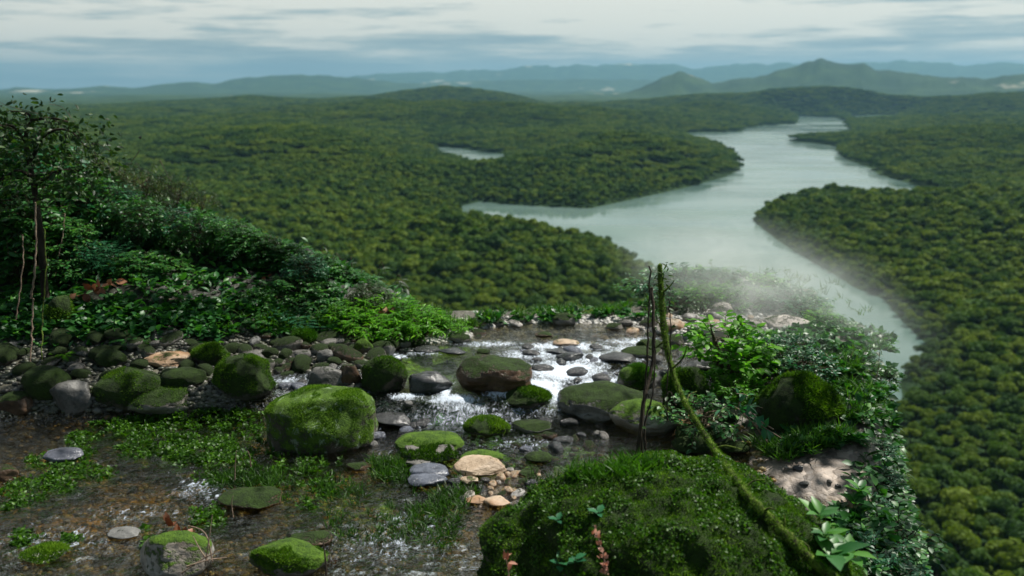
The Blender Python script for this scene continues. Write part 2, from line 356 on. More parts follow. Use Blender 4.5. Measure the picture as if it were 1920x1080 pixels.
# ridges: silhouette in the photo, distance, depth, extra roughness
RIDGES = [
 ([(-400,205),(-100,204),(80,206),(200,199),(300,193),(400,188),(470,182),(520,186),(600,188),(700,182),(760,172),(830,164),(900,170),(960,180),(1020,195),(1100,215)], 5000, 700, .05),
 ([(1050,215),(1100,197),(1220,188),(1300,180),(1400,177),(1450,171),(1500,166),(1580,164),(1650,172),(1720,181),(1800,183),(1860,178),(1920,176),(2300,182)], 4700, 500, .06),
 ([(1080,205),(1140,184),(1200,165),(1240,145),(1275,134),(1305,143),(1335,155),(1380,149),(1440,141),(1480,126),(1510,115),(1540,110),(1562,118),(1590,123),(1618,120),(1640,131),(1700,136),(1760,144),(1850,147),(1920,139),(2300,150)], 9500, 900, .10),
 ([(-500,175),(0,170),(30,164),(100,168),(195,161),(250,166),(300,158),(370,153),(400,157),(440,147),(490,143),(545,140),(600,142),(650,146),(700,150),(760,156),(850,163),(950,172),(1100,190)], 17000, 2200, .10),
 ([(500,170),(640,146),(700,139),(760,136),(830,135),(900,131),(950,128),(1010,124),(1060,124),(1160,121),(1260,122),(1300,129),(1385,119),(1480,119),(1560,122),(1660,116),(1710,115),(1810,122),(1885,118),(1920,120),(2400,124)], 27000, 3500, .10),
 ([(600,160),(900,152),(1100,148),(1200,150),(1400,158)], 19000, 1500, .10),
]
RD = []
for pts, Dk, wk, rgh in RIDGES:
    px, py = np.array(pts, float).T; dx, dy, dz = ray(px, py); hz = np.hypot(dx, dy)
    RD.append((np.arctan2(dx, dy), CZ + dz / hz * Dk, Dk, wk, rgh))

LEDGE = None
FLATS = [on_plane(a, b_, Z0) + (c,) for a, b_, c in [(880, 318, 190), (880, 300, 210), (1700, 382, 90), (1775, 384, 100)]]
HILLS = [on_plane(a, b_, Z0) + (c, d) for a, b_, c, d in [(1150, 318, 210, 34), (1040, 335, 130, 13), (560, 330, 230, 26), (900, 480, 110, 14), (1800, 430, 150, 8), (500, 300, 330, 40), (1750, 290, 260, 30), (1330, 225, 380, 34), (980, 245, 420, 40), (700, 235, 500, 44), (1860, 480, 110, 14)]]
def valley(x, y):
    D_, az = np.hypot(x, y), np.arctan2(x, y)
    near = (D_ < 6500) & (y > -400)
    sd = np.full(np.shape(x), 900.0)
    if near.any(): sd[near] = land_dist(x[near], y[near])
    s = np.maximum(sd, 0)
    z = Z0 + np.clip(sd * .14, -5, 1.5) + 17 * (1 - np.exp(-s / 130))
    z = z + sstep(15, 450, s) * (11 + 38 * fbm(x / 560 + 3, y / 480, 1.5, 3)) * np.interp(D_, [300, 900], [.45, 1]) + sstep(10, 150, s) * 6 * fbm(x / 170, y / 170, 4.5, 3)
    for hx_, hy_, hr_, hh_ in HILLS: z = z + hh_ * np.exp(-((x - hx_) ** 2 + (y - hy_) ** 2) / hr_ ** 2) * sstep(5, 120, s)
    for hx_, hy_, hr_ in FLATS: k_ = np.exp(-(((x - hx_) ** 2 + (y - hy_) ** 2) / hr_ ** 2) ** 1.5); z = np.where(s > 0, z + (Z0 + 2 - z) * k_, z)   # low ground in front of the pond and the arm
    z = np.where(s > 3, np.maximum(z, Z0 + 1.5 + .02 * np.minimum(s, 100)), z)
    far = sstep(5200, 8000, D_); z = z + far * 14 * fbm(x / 1800, y / 1800, 9.5, 4)
    for azs, zs, Dk, wk, rgh in RD:
        h = np.interp(az, azs, zs) - Z0
        h = h * (1 + rgh * fbm(x / (wk * .5), y / (wk * .5), 2.2, 4) + rgh * 1.1 * fbm(az * 45, Dk * .003, 3.3, 4, .6))
        e = np.interp(az, [azs[0] - .02, azs[0] + .03, azs[-1] - .03, azs[-1] + .02], [0, 1, 1, 0])
        dd = (D_ - Dk * (1 + .02 * pnoise(az * 20, Dk * .01, 1.1))) / wk
        pr = np.exp(-dd ** 2 * np.where(dd < 0, 1.0, .5)); rr = 1 - .25 * np.abs(fbm(x / (wk * .45), y / (wk * .45), 6.6, 4)) * (1 - pr) * 3
        hz_ = Z0 + h * pr * e * np.clip(rr, .4, 1); z = np.where(sd > 0, np.maximum(z, z + (hz_ - z) * sstep(0, 260, sd)), z)
    return z

# ------------------------------------------------------------------ the ledge the stream runs over
def WLv(x, y):                                    # level of the stream water
    st = sstep(7.55, 7.95, y + .25 * pnoise(x * .7, 3.3)) * (1 - sstep(.1, 1.1, x)) + sstep(7.3, 9.3, y) * sstep(.1, 1.1, x)
    return .02 * y + .2 * st
def hit_level(px, py, fn, extra=0.0, lo=2.5, hi=16.0):
    dx, dy, dz = (np.asarray(v, float) for v in ray(px, py)); a = lo * np.ones_like(dy); b = hi * np.ones_like(dy)
    for _ in range(40):
        m_ = (a + b) / 2; t = m_ / dy; z = CZ + dz * t; u = z > fn(dx * t, m_) + extra
        a = np.where(u, m_, a); b = np.where(u, b, m_)
    return dx * a / dy, a
CH = np.array([(-300, 800), (0, 776), (100, 782), (240, 782), (400, 765), (480, 740), (480, 705), (560, 690), (600, 735), (680, 740), (745, 690), (745, 660), (800, 645), (880, 640), (900, 618), (1000, 608), (1130, 610), (1250, 628), (1310, 660),
               (1350, 700), (1280, 730), (1230, 760), (1270, 830), (1390, 850), (1400, 890), (1440, 930), (1680, 975), (1680, 1200), (1000, 1400), (-300, 1400)], float)
CHX, CHY = hit_level(CH[:, 0], CH[:, 1], WLv); CHP = list(zip(CHX, CHY))
LE = [(1700, 1250), (1685, 1080), (1655, 950), (1645, 850), (1650, 760), (1632, 690), (1590, 622), (1535, 572), (1480, 535), (1400, 502), (1300, 490), (1248, 508), (1215, 560), (1100, 584), (900, 592), (800, 590)]
LX, LY = hit_level(*np.array(LE, float).T, WLv)
LEDGE = [(3.0, -8)] + list(zip(LX, LY)) + [(-2.0, 10.9), (-4, 12.2), (-6.5, 13.2), (-10, 14.5), (-16, 14), (-18, -8)]
def BEDv(x, y):
    s = -sdist(x, y, CHP); w_ = WLv(x, y); o = np.maximum(s, 0)
    z = w_ - .05 - .16 * sstep(0, .5, -s) + .10 * (1 - np.exp(-o / .15)) + .05 * np.where(x < 0, o, np.minimum(o, 1.2))
    left = sstep(-.3, -2.2, x)
    z = z + left * .42 * np.maximum(o - .75, 0) * (1 - .45 * sstep(1, 4, o))
    z = z + sstep(1.4, 2.4, x) * .08 * o * (1 - sstep(8.6, 10.2, y)) - .10 * np.maximum(y - 10.0, 0) * sstep(.5, 1.5, x)
    z = z + .05 * fbm(x * 1.6, y * 1.6, 2, 3) + .018 * fbm(x * 9, y * 9, 5, 3)
    e = sdist(x, y, LEDGE) + .26 * pnoise(x * 1.3, y * 1.3, 8.8) + .10 * pnoise(x * 3.3, y * 3.3, 5.8) + .05 * pnoise(x * 8, y * 8, 2.8)
    z = z - 1.6 * np.maximum(0, .12 - e)
    return z
# one ground sheet out to the horizon (polar grid)
azf = np.linspace(R(-44), R(44), 560); azb = np.linspace(R(44), R(316), 90)[1:-1]; azs_ = np.r_[azf, azb]
rad = np.r_[np.geomspace(1.0, 16, 60)[:-1], np.geomspace(16, 400, 70)[:-1], np.geomspace(400, 6500, 420)[:-1], np.geomspace(6500, 33000, 150)]
AA, RR = np.meshgrid(azs_, rad); GX, GY = RR * np.sin(AA), RR * np.cos(AA)
def ground_z(x, y):
    z = valley(x, y); q = np.hypot(x, y) < 220
    if q.any():
        e = sdist(x[q], y[q], LEDGE); zl = .3 - .65 - 1.9 * np.maximum(0, -e + .25) + .6 * fbm(x[q] / 3, y[q] / 3, 1, 3) * sstep(.2, 4, -e)
        z[q] = np.maximum(z[q], zl)
    return z
GZ = ground_z(GX, GY)
nr, na = GX.shape
I = np.arange(nr * na).reshape(nr, na); J = np.roll(I, -1, 1)
Fq = np.stack([I[:-1], J[:-1], J[1:], I[1:]], -1).reshape(-1, 4)[:, ::-1]
gm, t, o_ = new_mat('valley_ground')
geo = t.nodes.new('ShaderNodeNewGeometry')
a_ = noi(t, geo.outputs['Position'], .0028, 5, .6); b_ = noi(t, geo.outputs['Position'], .05, 4, .8)
f_ = mth(t, 'ADD', mth(t, 'MULTIPLY', a_, .6), mth(t, 'MULTIPLY', b_, .4))
c_ = ramp(t, f_, [(.36, (.010, .030, .010)), (.5, (.022, .05, .014)), (.62, (.045, .082, .02)), (.72, (.085, .115, .035))]).outputs[0]
fld = ramp(t, noi(t, vmap(t, geo.outputs['Position'], (.00035, .00016, .0005), (4, 1, 0)), 1.0, 6, .7), [(.60, 0.0), (.66, 1.0)]).outputs[0]
ln = t.nodes.new('ShaderNodeVectorMath'); ln.operation = 'LENGTH'; t.links.new(geo.outputs['Position'], ln.inputs[0])
fd = ramp(t, mth(t, 'DIVIDE', ln.outputs['Value'], 30000.0), [(.24, 0.0), (.30, 1.0)]).outputs[0]   # cleared farmland lies far out
c_ = mixc(t, mth(t, 'MULTIPLY', fld, fd), c_, (.5, .46, .36))
p_ = N(t, 'ShaderNodeBsdfPrincipled', Roughness=.9); t.links.new(c_, p_.inputs['Base Color']); p_.inputs['Specular IOR Level'].default_value = .1
bb = t.nodes.new('ShaderNodeBump'); bb.inputs['Strength'].default_value = 1; bb.inputs['Distance'].default_value = 8
t.links.new(noi(t, geo.outputs['Position'], .06, 5, .8), bb.inputs['Height']); t.links.new(bb.outputs[0], p_.inputs['Normal']); t.links.new(p_.outputs[0], o_.inputs[0])
struct(mesh('ground', np.c_[GX.ravel(), GY.ravel(), GZ.ravel()], Fq, gm, smooth=True))

# reservoir water
rm, t, o_ = new_mat('reservoir_water')
geo = t.nodes.new('ShaderNodeNewGeometry')
p_ = N(t, 'ShaderNodeBsdfPrincipled', Roughness=.12, IOR=1.33)
wc = ramp(t, noi(t, vmap(t, geo.outputs['Position'], (.004, .0016, 1)), 1, 4), [(.38, (.06, .115, .098)), (.6, (.13, .20, .175))]).outputs[0]
t.links.new(wc, p_.inputs['Base Color'])
bb = t.nodes.new('ShaderNodeBump'); bb.inputs['Strength'].default_value = .12; bb.inputs['Distance'].default_value = .6
t.links.new(noi(t, vmap(t, geo.outputs['Position'], (.3, .12, 1)), 1, 3), bb.inputs['Height']); t.links.new(bb.outputs[0], p_.inputs['Normal'])
t.links.new(ramp(t, noi(t, vmap(t, geo.outputs['Position'], (.0035, .012, 1)), 1, 4), [(.40, .06), (.62, .34)]).outputs[0], p_.inputs['Roughness'])
t.links.new(p_.outputs[0], o_.inputs[0])
struct(mesh('river_water', [(-3000, 60, Z0), (5500, 60, Z0), (5500, 6300, Z0), (-3000, 6300, Z0)], [(0, 1, 2, 3)], rm))

# ------------------------------------------------------------------ forest
def crown_mesh(name, seed, leaves, big=1.0):
    r = np.random.default_rng(seed); lobes = []
    for i in range(11):
        an = r.uniform(0, 6.28); rr = r.uniform(.0, .62) if i else 0
        lobes.append((rr * math.cos(an), rr * math.sin(an), .48 - .38 * rr + r.uniform(-.12, .1), r.uniform(.3, .44)))
    P, Nn = [], []
    per = leaves // len(lobes)
    for lx, ly, lz, lr in lobes:
        d = r.normal(size=(per, 3)); d /= np.linalg.norm(d, axis=1)[:, None]; d[:, 2] = np.abs(d[:, 2]) * np.where(r.random(per) < .8, 1, -1)
        P.append(np.array((lx, ly, lz)) + d * (lr * r.uniform(.8, 1.08, per))[:, None] * (1, 1, .8)); Nn.append(d)
    P, Nn = np.concatenate(P), np.concatenate(Nn)
    P[:, :2] *= 1 + .12 * r.normal(size=(1, 2))
    Nn = unit(Nn + r.normal(size=Nn.shape) * .45); Dr = unit(np.cross(Nn, r.normal(size=Nn.shape)))
    tpl = (np.array([(-.5, -.5, 0), (.5, -.35, .1), (.45, .5, -.05), (-.4, .4, .12)]), np.array([(0, 1, 2), (0, 2, 3)]))
    V, F, A = place(tpl, P, Dr, Nn, r.uniform(.10, .19, len(P)) * big, r.random(len(P)))
    # inner mass that closes the crown
    mb = MB(); mb.add(V, F, A)
    for lx, ly, lz, lr in lobes:
        U, FF = ICO1; mb.add(U * (lr * .8, lr * .8, lr * .62) + (lx, ly, lz), FF, r.random())
    o = mb.build(name, M['crown']); return o
def ico(sub):
    import bmesh
    bm = bmesh.new(); bmesh.ops.create_icosphere(bm, subdivisions=sub, radius=1)
    V = np.array([v.co[:] for v in bm.verts]); F = np.array([[v.index for v in f.verts] for f in bm.faces]); bm.free(); return V, F
ICO1, ICO2, ICO3, ICO4, ICO5 = ico(1), ico(2), ico(3), ico(4), ico(5)

TREE = []                                         # a detailed tree: crown about 1 unit in radius
for k in range(5):
    rt = empty('rainforest_tree', (0, 0, 0))
    c = crown_mesh('crown', 100 + k, 1400); c.parent = rt
    mb = MB(); mb.tube(spline([(0, 0, -1.2), (.02, .03, -.5), (-.02, .02, .1), (.03, 0, .4)], 8), np.linspace(.075, .03, 8), 6)
    for q in range(4):
        an = q * 1.6 + k; mb.tube(spline([(0, 0, -.25 + .1 * q), (.2 * math.cos(an), .2 * math.sin(an), .1), (.42 * math.cos(an), .42 * math.sin(an), .32)], 6), np.linspace(.035, .012, 6), 5)
    mb.build('trunk', M['bark'], rt); TREE.append(rt)
leafC = bpy.data.collections.new('near_tree_shapes')
for k in range(5):
    o = bpy.data.objects.new('leafy_piece', TREE[k].children[0].data if TREE[k].children[0].name.startswith('crown') else TREE[k].children[1].data); leafC.objects.link(o)
def crown_arrays(seed, leaves):
    o = crown_mesh('tmp', seed, leaves, big=1.75); me = o.data; n = len(me.vertices)
    V = np.empty(n * 3, np.float32); me.vertices.foreach_get('co', V); F = np.array([p.vertices[:] for p in me.polygons]); bpy.data.objects.remove(o); return V.reshape(-1, 3), F
LOW = [crown_arrays(300 + k, 420) for k in range(5)]
farC = bpy.data.collections.new('mid_tree_shapes')
for k in range(5):
    o = mesh('mid_piece', LOW[k][0], LOW[k][1], M['crown']); COL.objects.unlink(o); farC.objects.link(o)
patchC = bpy.data.collections.new('canopy_patch_shapes')
for k in range(4):
    mb = MB()
    for i in range(4):
        for j in range(4):
            V, F = LOW[(i + j * 3 + k) % 5]; V = V * rng.uniform(4.0, 5.6); an = rng.uniform(0, 6.28)
            V = np.c_[V[:, 0] * math.cos(an) - V[:, 1] * math.sin(an), V[:, 0] * math.sin(an) + V[:, 1] * math.cos(an), V[:, 2]]
            mb.add(V + ((i - 1.5) * 7 + rng.uniform(-2, 2), (j - 1.5) * 7 + rng.uniform(-2, 2), rng.uniform(3.2, 6.4)), F)
    o = mb.build('canopy_patch', M['crown']); COL.objects.unlink(o); patchC.objects.link(o)

def jitter_grid(x0, x1, y0, y1, s):
    xs, ys = np.meshgrid(np.arange(x0, x1, s), np.arange(y0, y1, s)); n = xs.size
    return xs.ravel() + rng.uniform(-.42, .42, n) * s, ys.ravel() + rng.uniform(-.42, .42, n) * s
def in_view(x, y, m=4):
    return (np.abs(np.arctan2(x, y)) < R(32.5 + m)) & (y > 0)
def scatter_obj(name, x, y, z, sc, coll, mat):
    me = bpy.data.meshes.new(name); me.vertices.add(len(x)); me.vertices.foreach_set('co', np.c_[x, y, z].astype(np.float32).ravel())
    a = me.attributes.new('sc', 'FLOAT', 'POINT'); a.data.foreach_set('value', sc.astype(np.float32))
    a = me.attributes.new('rz', 'FLOAT', 'POINT'); a.data.foreach_set('value', rng.uniform(0, 6.28, len(x)).astype(np.float32))
    o = bpy.data.objects.new(name, me); COL.objects.link(o)
    g = bpy.data.node_groups.new(name + '_scatter', 'GeometryNodeTree')
    g.interface.new_socket('Geometry', in_out='INPUT', socket_type='NodeSocketGeometry'); g.interface.new_socket('Geometry', in_out='OUTPUT', socket_type='NodeSocketGeometry')
    gi, go = g.nodes.new('NodeGroupInput'), g.nodes.new('NodeGroupOutput')
    ci = g.nodes.new('GeometryNodeCollectionInfo'); ci.inputs[0].default_value = coll; ci.inputs[1].default_value = True; ci.inputs[2].default_value = True
    ip = g.nodes.new('GeometryNodeInstanceOnPoints'); ip.inputs['Pick Instance'].default_value = True
    na_ = g.nodes.new('GeometryNodeInputNamedAttribute'); na_.data_type = 'FLOAT'; na_.inputs[0].default_value = 'sc'
    nb_ = g.nodes.new('GeometryNodeInputNamedAttribute'); nb_.data_type = 'FLOAT'; nb_.inputs[0].default_value = 'rz'
    cx = g.nodes.new('ShaderNodeCombineXYZ'); g.links.new(nb_.outputs[0], cx.inputs[2])
    mp = g.nodes.new('GeometryNodeMeshToPoints')
    g.links.new(gi.outputs[0], mp.inputs[0]); g.links.new(mp.outputs[0], ip.inputs['Points']); g.links.new(ci.outputs[0], ip.inputs['Instance'])
    rc = g.nodes.new('ShaderNodeCombineXYZ')
    for i in range(3): g.links.new(na_.outputs[0], rc.inputs[i])
    g.links.new(rc.outputs[0], ip.inputs['Scale']); g.links.new(cx.outputs[0], ip.inputs['Rotation']); g.links.new(ip.outputs[0], go.inputs[0])
    md = o.modifiers.new('scatter', 'NODES'); md.node_group = g
    return o
# near belt: spacing of one crown
x, y = jitter_grid(-900, 900, 60, 1250, 6.6)
D_ = np.hypot(x, y); k = in_view(x, y) & (D_ > 95) & (D_ < 1250); x, y = x[k], y[k]
sdn = land_dist(x, y); k = sdn > 1.5; x, y, sdn = x[k], y[k], sdn[k]
z = valley(x, y); sc = np.clip(4.6 * np.exp(.24 * rng.normal(size=len(x))), 2.6, 8.2) * (.72 + .28 * sstep(0, 30, sdn))
z = z + sc * rng.uniform(.8, 1.25, len(x)) + rng.normal(0, .7, len(x))
px, py, dp = proj(x, y, z + sc * .4)
lx = np.interp(py, [560, 1080], [1640, 1640])
vis = (dp > 0) & (px > -10) & (px < 1930) & (py < 1095) & ((px > lx) | (py < 560)) & ~((px < 700) & (py > 200 + px * .55))
idx = np.where(vis)[0]; idx = idx[np.argsort(dp[idx])][:300]
lone = np.zeros(len(x), bool); lone[idx] = True
for n_, i in enumerate(idx):
    o = TREE[i % 5] if n_ < 5 and False else copy_tree(TREE[i % 5])
    o.location = (x[i], y[i], z[i]); o.rotation_euler = (0, 0, rng.uniform(0, 6.28)); o.scale = (sc[i],) * 3
    side = px[i] > 1400
    tag(o, 'green rounded rainforest tree in the dense forest of the right bank' if side else 'green rounded rainforest tree in the dense forest behind the stream, left of the river',
        'tree', 'trees of the right bank forest' if side else 'trees of the left bank forest')
for rt in TREE:
    for c in list(rt.children): bpy.data.objects.remove(c)
    bpy.data.objects.remove(rt)
nb = ~lone & (D_[k][:len(x)] < 520 if False else np.hypot(x, y) < 560)
tag(scatter_obj('forest_canopy', x[nb], y[nb], z[nb], sc[nb], leafC, None), 'dense green rainforest canopy near the river, single crowns merging', 'forest', kind='stuff')
nb = ~lone & (np.hypot(x, y) >= 560)
tag(scatter_obj('distant_forest_canopy', x[nb], y[nb], z[nb], sc[nb] * 1.02, farC, None), 'dense rainforest canopy covering the peninsulas around the river', 'forest', kind='stuff')
# far belt: patches of sixteen crowns
x, y = jitter_grid(-3600, 3600, 1100, 5600, 24)
D_ = np.hypot(x, y); k = in_view(x, y) & (D_ > 1238) & (D_ < 5600); x, y = x[k], y[k]
sdn = land_dist(x, y); k = sdn > 9; x, y, sdn = x[k], y[k], sdn[k]; z = valley(x, y)
tag(scatter_obj('far_forest_canopy', x, y, z, rng.uniform(.95, 1.25, len(x)), patchC, None), 'hazy dark rainforest stretching to the distant hills', 'forest', kind='stuff')

# ------------------------------------------------------------------ haze over the valley
hm, t, o_ = new_mat('haze_air')
pv = t.nodes.new('ShaderNodeVolumePrincipled'); pv.inputs['Color'].default_value = (.27, .52, .70, 1); pv.inputs['Density'].default_value = 4.2e-5; pv.inputs['Anisotropy'].default_value = .25
t.links.new(pv.outputs[0], o_.inputs['Volume'])
hx, hy0, hy1, hz0, hz1 = 33200, -33200, 33200, float(GZ.min()) - 1.0, float(GZ.max()) + 60
HV = [(a, b, c) for c in (hz0, hz1) for b in (hy0, hy1) for a in (-hx, hx)]
hz_o = mesh('haze', HV, [(0, 2, 3, 1), (4, 5, 7, 6), (0, 1, 5, 4), (2, 6, 7, 3), (0, 4, 6, 2), (1, 3, 7, 5)], hm); hz_o['kind'] = 'stuff'

# ------------------------------------------------------------------ stream bed and stream water
def grid(x0, x1, y0, y1, s):
    xs, ys = np.arange(x0, x1 + s / 2, s), np.arange(y0, y1 + s / 2, s); X, Y = np.meshgrid(xs, ys); n, m = X.shape
    I = np.arange(n * m).reshape(n, m); return X, Y, np.stack([I[:-1, :-1], I[:-1, 1:], I[1:, 1:], I[1:, :-1]], -1).reshape(-1, 4)
X, Y, F = grid(-11, 5.2, 2.6, 13.6, .045)
Zb = BEDv(X, Y)
e = sdist(X, Y, LEDGE); cut = -e
keep = (cut < .9).ravel()
F = F[keep[F].all(1)]
Zb = Zb - 1.9 * np.maximum(0, cut - .1)
PX, PY, _ = proj(X, Y, Zb)
def blob(lst):
    m_ = np.zeros(PX.shape)
    for cx, cy_, rx, ry, k_ in lst: m_ = np.maximum(m_, k_ * np.exp(-((PX - cx) / rx) ** 2 - ((PY - cy_) / ry) ** 2))
    return m_
s_out = -sdist(X, Y, CHP)
orange = np.clip(blob([(300, 930, 330, 60, 1), (120, 980, 260, 60, 1), (560, 870, 130, 25, 1), (900, 925, 110, 50, .9), (1010, 905, 80, 30, .8), (900, 835, 60, 12, 1), (1250, 800, 80, 25, .9), (1420, 880, 90, 20, .6), (1560, 955, 130, 16, 1), (640, 930, 200, 50, .8), (1120, 800, 120, 25, .7), (970, 760, 60, 20, .6)]) , 0, 1)
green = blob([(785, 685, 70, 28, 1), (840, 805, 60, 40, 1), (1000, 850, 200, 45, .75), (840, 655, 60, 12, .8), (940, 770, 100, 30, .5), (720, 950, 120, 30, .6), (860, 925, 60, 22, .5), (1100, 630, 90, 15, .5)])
sand = blob([(1500, 885, 190, 60, 1.5), (1600, 870, 120, 75, 1.4), (1330, 640, 120, 40, 1.0), (1450, 610, 110, 26, .8), (1200, 610, 160, 18, .6)])
mossy = blob([(1280, 525, 130, 35, 1.2), (1420, 520, 120, 30, 1.2), (1520, 560, 90, 30, 1)])
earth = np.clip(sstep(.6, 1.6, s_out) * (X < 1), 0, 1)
olive = blob([(150, 900, 120, 30, .9), (420, 980, 120, 40, .8), (60, 1040, 80, 30, .6), (640, 1040, 110, 30, .8), (330, 860, 160, 30, .7)])
bedcol = np.empty(X.shape + (3,))
bedcol[:] = (.075, .07, .05)
def lay(m_, c):
    global bedcol
    m_ = np.clip(m_, 0, 1)[..., None]; bedcol = bedcol * (1 - m_) + np.array(c) * m_
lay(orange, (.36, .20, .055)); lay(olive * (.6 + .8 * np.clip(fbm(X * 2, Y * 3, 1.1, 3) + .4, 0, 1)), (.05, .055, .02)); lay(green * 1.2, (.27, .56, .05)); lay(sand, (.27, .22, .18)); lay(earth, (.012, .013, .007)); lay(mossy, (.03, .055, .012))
lay(sstep(-.25, .05, cut) * (PX > 1000), (.02, .032, .01))
bm_, t, o_ = new_mat('stream_bed_gravel')
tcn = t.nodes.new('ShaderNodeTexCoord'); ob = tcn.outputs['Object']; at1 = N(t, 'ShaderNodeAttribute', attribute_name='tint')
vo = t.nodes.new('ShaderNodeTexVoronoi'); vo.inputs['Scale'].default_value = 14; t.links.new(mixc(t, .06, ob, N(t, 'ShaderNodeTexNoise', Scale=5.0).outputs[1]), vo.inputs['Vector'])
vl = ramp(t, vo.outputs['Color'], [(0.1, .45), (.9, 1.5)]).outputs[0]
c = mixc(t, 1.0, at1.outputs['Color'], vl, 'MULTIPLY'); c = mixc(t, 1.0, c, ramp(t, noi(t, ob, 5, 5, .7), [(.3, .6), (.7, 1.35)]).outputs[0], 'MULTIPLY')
p_ = N(t, 'ShaderNodeBsdfPrincipled', Roughness=.55); t.links.new(c, p_.inputs['Base Color'])
b1 = t.nodes.new('ShaderNodeBump'); b1.inputs['Strength'].default_value = .7; b1.inputs['Distance'].default_value = .02
t.links.new(mth(t, 'SUBTRACT', noi(t, ob, 30, 4), mth(t, 'MULTIPLY', vo.outputs['Distance'], 1.2)), b1.inputs['Height']); t.links.new(b1.outputs[0], p_.inputs['Normal']); t.links.new(p_.outputs[0], o_.inputs[0])
used = np.unique(F); rm_ = np.full(X.size, -1); rm_[used] = np.arange(len(used))
BV = np.c_[X.ravel(), Y.ravel(), Zb.ravel()][used]
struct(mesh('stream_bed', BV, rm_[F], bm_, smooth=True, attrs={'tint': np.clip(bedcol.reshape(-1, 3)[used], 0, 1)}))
BVH_BED = BVHTree.FromPolygons([tuple(v) for v in BV], [tuple(f) for f in rm_[F]])
def bedz(x, y):
    h = BVH_BED.ray_cast(Vector((x, y, 20)), Vector((0, 0, -1))); return h[0].z if h[0] else float(BEDv(np.array([x]), np.array([y]))[0])
def shoot(px, py, trees):
    dx, dy, dz = ray(px, py); d = Vector((float(dx), float(dy), float(dz))).normalized(); best = None
    for b in trees:
        h = b.ray_cast(Vector((0, 0, CZ)), d)
        if h[0] and (best is None or h[3] < best[3]): best = h
    return best

TOPV = BV.copy(); TOPV[:, 2] = np.maximum(TOPV[:, 2], WLv(TOPV[:, 0], TOPV[:, 1]) - .05)
BVH_TOP = BVHTree.FromPolygons([tuple(v) for v in TOPV], [tuple(f) for f in rm_[F]])
SKIRT = (BV, rm_[F])
def hit_top(px, py):
    h = shoot(px, py, [BVH_TOP]); return (h[0].x, h[0].y) if h else tuple(float(v) for v in hit_level(px, py, WLv))
# water surface
X, Y, F = grid(-9, 4.6, 2.8, 10.6, .03)
W = WLv(X, Y); PX, PY, _ = proj(X, Y, W)
foam_glint = blob([(1060, 695, 85, 22, .95), (1000, 665, 90, 14, .62), (1130, 720, 60, 16, .9), (960, 735, 60, 14, .95), (850, 748, 55, 10, 1), (760, 744, 40, 7, .85), (870, 765, 80, 22, .55), (1060, 650, 110, 10, .75), (920, 645, 90, 8, .55), (1180, 655, 60, 12, .6), (720, 1020, 190, 55, .34), (870, 785, 170, 26, .46), (1130, 672, 90, 14, .8), (1190, 640, 80, 10, .6), (980, 830, 110, 22, .36), (560, 715, 110, 16, .5), (780, 850, 120, 18, .34), (760, 980, 120, 30, .36), (120, 1010, 170, 40, .33), (380, 915, 80, 36, .40), (250, 960, 150, 20, .3), (1000, 770, 110, 20, .42), (560, 1050, 80, 25, .33), (1120, 745, 60, 14, .7), (700, 790, 70, 14, .4),  # white water in the rapids; faint blobs elsewhere paint sky glints as colour
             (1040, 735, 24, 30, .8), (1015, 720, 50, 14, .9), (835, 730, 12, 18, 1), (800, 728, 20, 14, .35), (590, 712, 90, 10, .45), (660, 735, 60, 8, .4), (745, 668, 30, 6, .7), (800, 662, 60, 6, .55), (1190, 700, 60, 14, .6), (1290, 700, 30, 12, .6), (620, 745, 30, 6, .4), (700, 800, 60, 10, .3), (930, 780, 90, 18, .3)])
deep = np.clip(blob([(860, 780, 170, 40, 1), (700, 755, 80, 20, .9), (1000, 690, 160, 40, .7), (1010, 830, 120, 40, .5), (620, 720, 120, 30, .7)]), 0, 1)
turb = np.clip(foam_glint * 1.1 + .12, 0, 1)
W = W + turb * (.028 * fbm(X * 4.2, Y * 6, 1.3, 4) + .02 * np.abs(fbm(X * 11, Y * 14, 4.1, 3))) + .0035 * fbm(X * 9, Y * 15, 7.7, 3) + .011 * sstep(760, 960, PY) * fbm(X * 5, Y * 9, 3.3, 4, .6)
s_in = sdist(X, Y, CHP); kp = (s_in > -.22).ravel() & (sdist(X, Y, LEDGE) > .1).ravel(); F = F[kp[F].all(1)]
used = np.unique(F); rm_ = np.full(X.size, -1); rm_[used] = np.arange(len(used))
wm, t, o_ = new_mat('stream_water')
tcn = t.nodes.new('ShaderNodeTexCoord'); ob = tcn.outputs['Object']; fa = N(t, 'ShaderNodeAttribute', attribute_name='foam_glint').outputs['Fac']
st = vmap(t, ob, (1, 1.6, 1))
wv1 = noi(t, st, 6.5, 4, .62, .9); wv2 = noi(t, st, 26, 3, .6, .8)
hgt = mth(t, 'ADD', wv1, mth(t, 'MULTIPLY', wv2, .35))
bp = t.nodes.new('ShaderNodeBump'); bp.inputs['Strength'].default_value = 1.0; bp.inputs['Distance'].default_value = .13; t.links.new(hgt, bp.inputs['Height'])
gl = N(t, 'ShaderNodeBsdfGlossy', Roughness=.06); gl.inputs[0].default_value = (1, 1, 1, 1); t.links.new(bp.outputs[0], gl.inputs['Normal'])
da = N(t, 'ShaderNodeAttribute', attribute_name='deep').outputs['Fac']; tp = t.nodes.new('ShaderNodeBsdfTransparent'); t.links.new(mixc(t, da, (.82, .78, .56), (.30, .62, .64)), tp.inputs[0])
fr = t.nodes.new('ShaderNodeFresnel'); fr.inputs[0].default_value = 1.33; t.links.new(bp.outputs[0], fr.inputs['Normal'])
mx = t.nodes.new('ShaderNodeMixShader'); t.links.new(mth(t, 'MULTIPLY', mth(t, 'SUBTRACT', fr.outputs[0], .038), 15.0, clamp=True), mx.inputs[0]); t.links.new(tp.outputs[0], mx.inputs[1]); t.links.new(gl.outputs[0], mx.inputs[2])
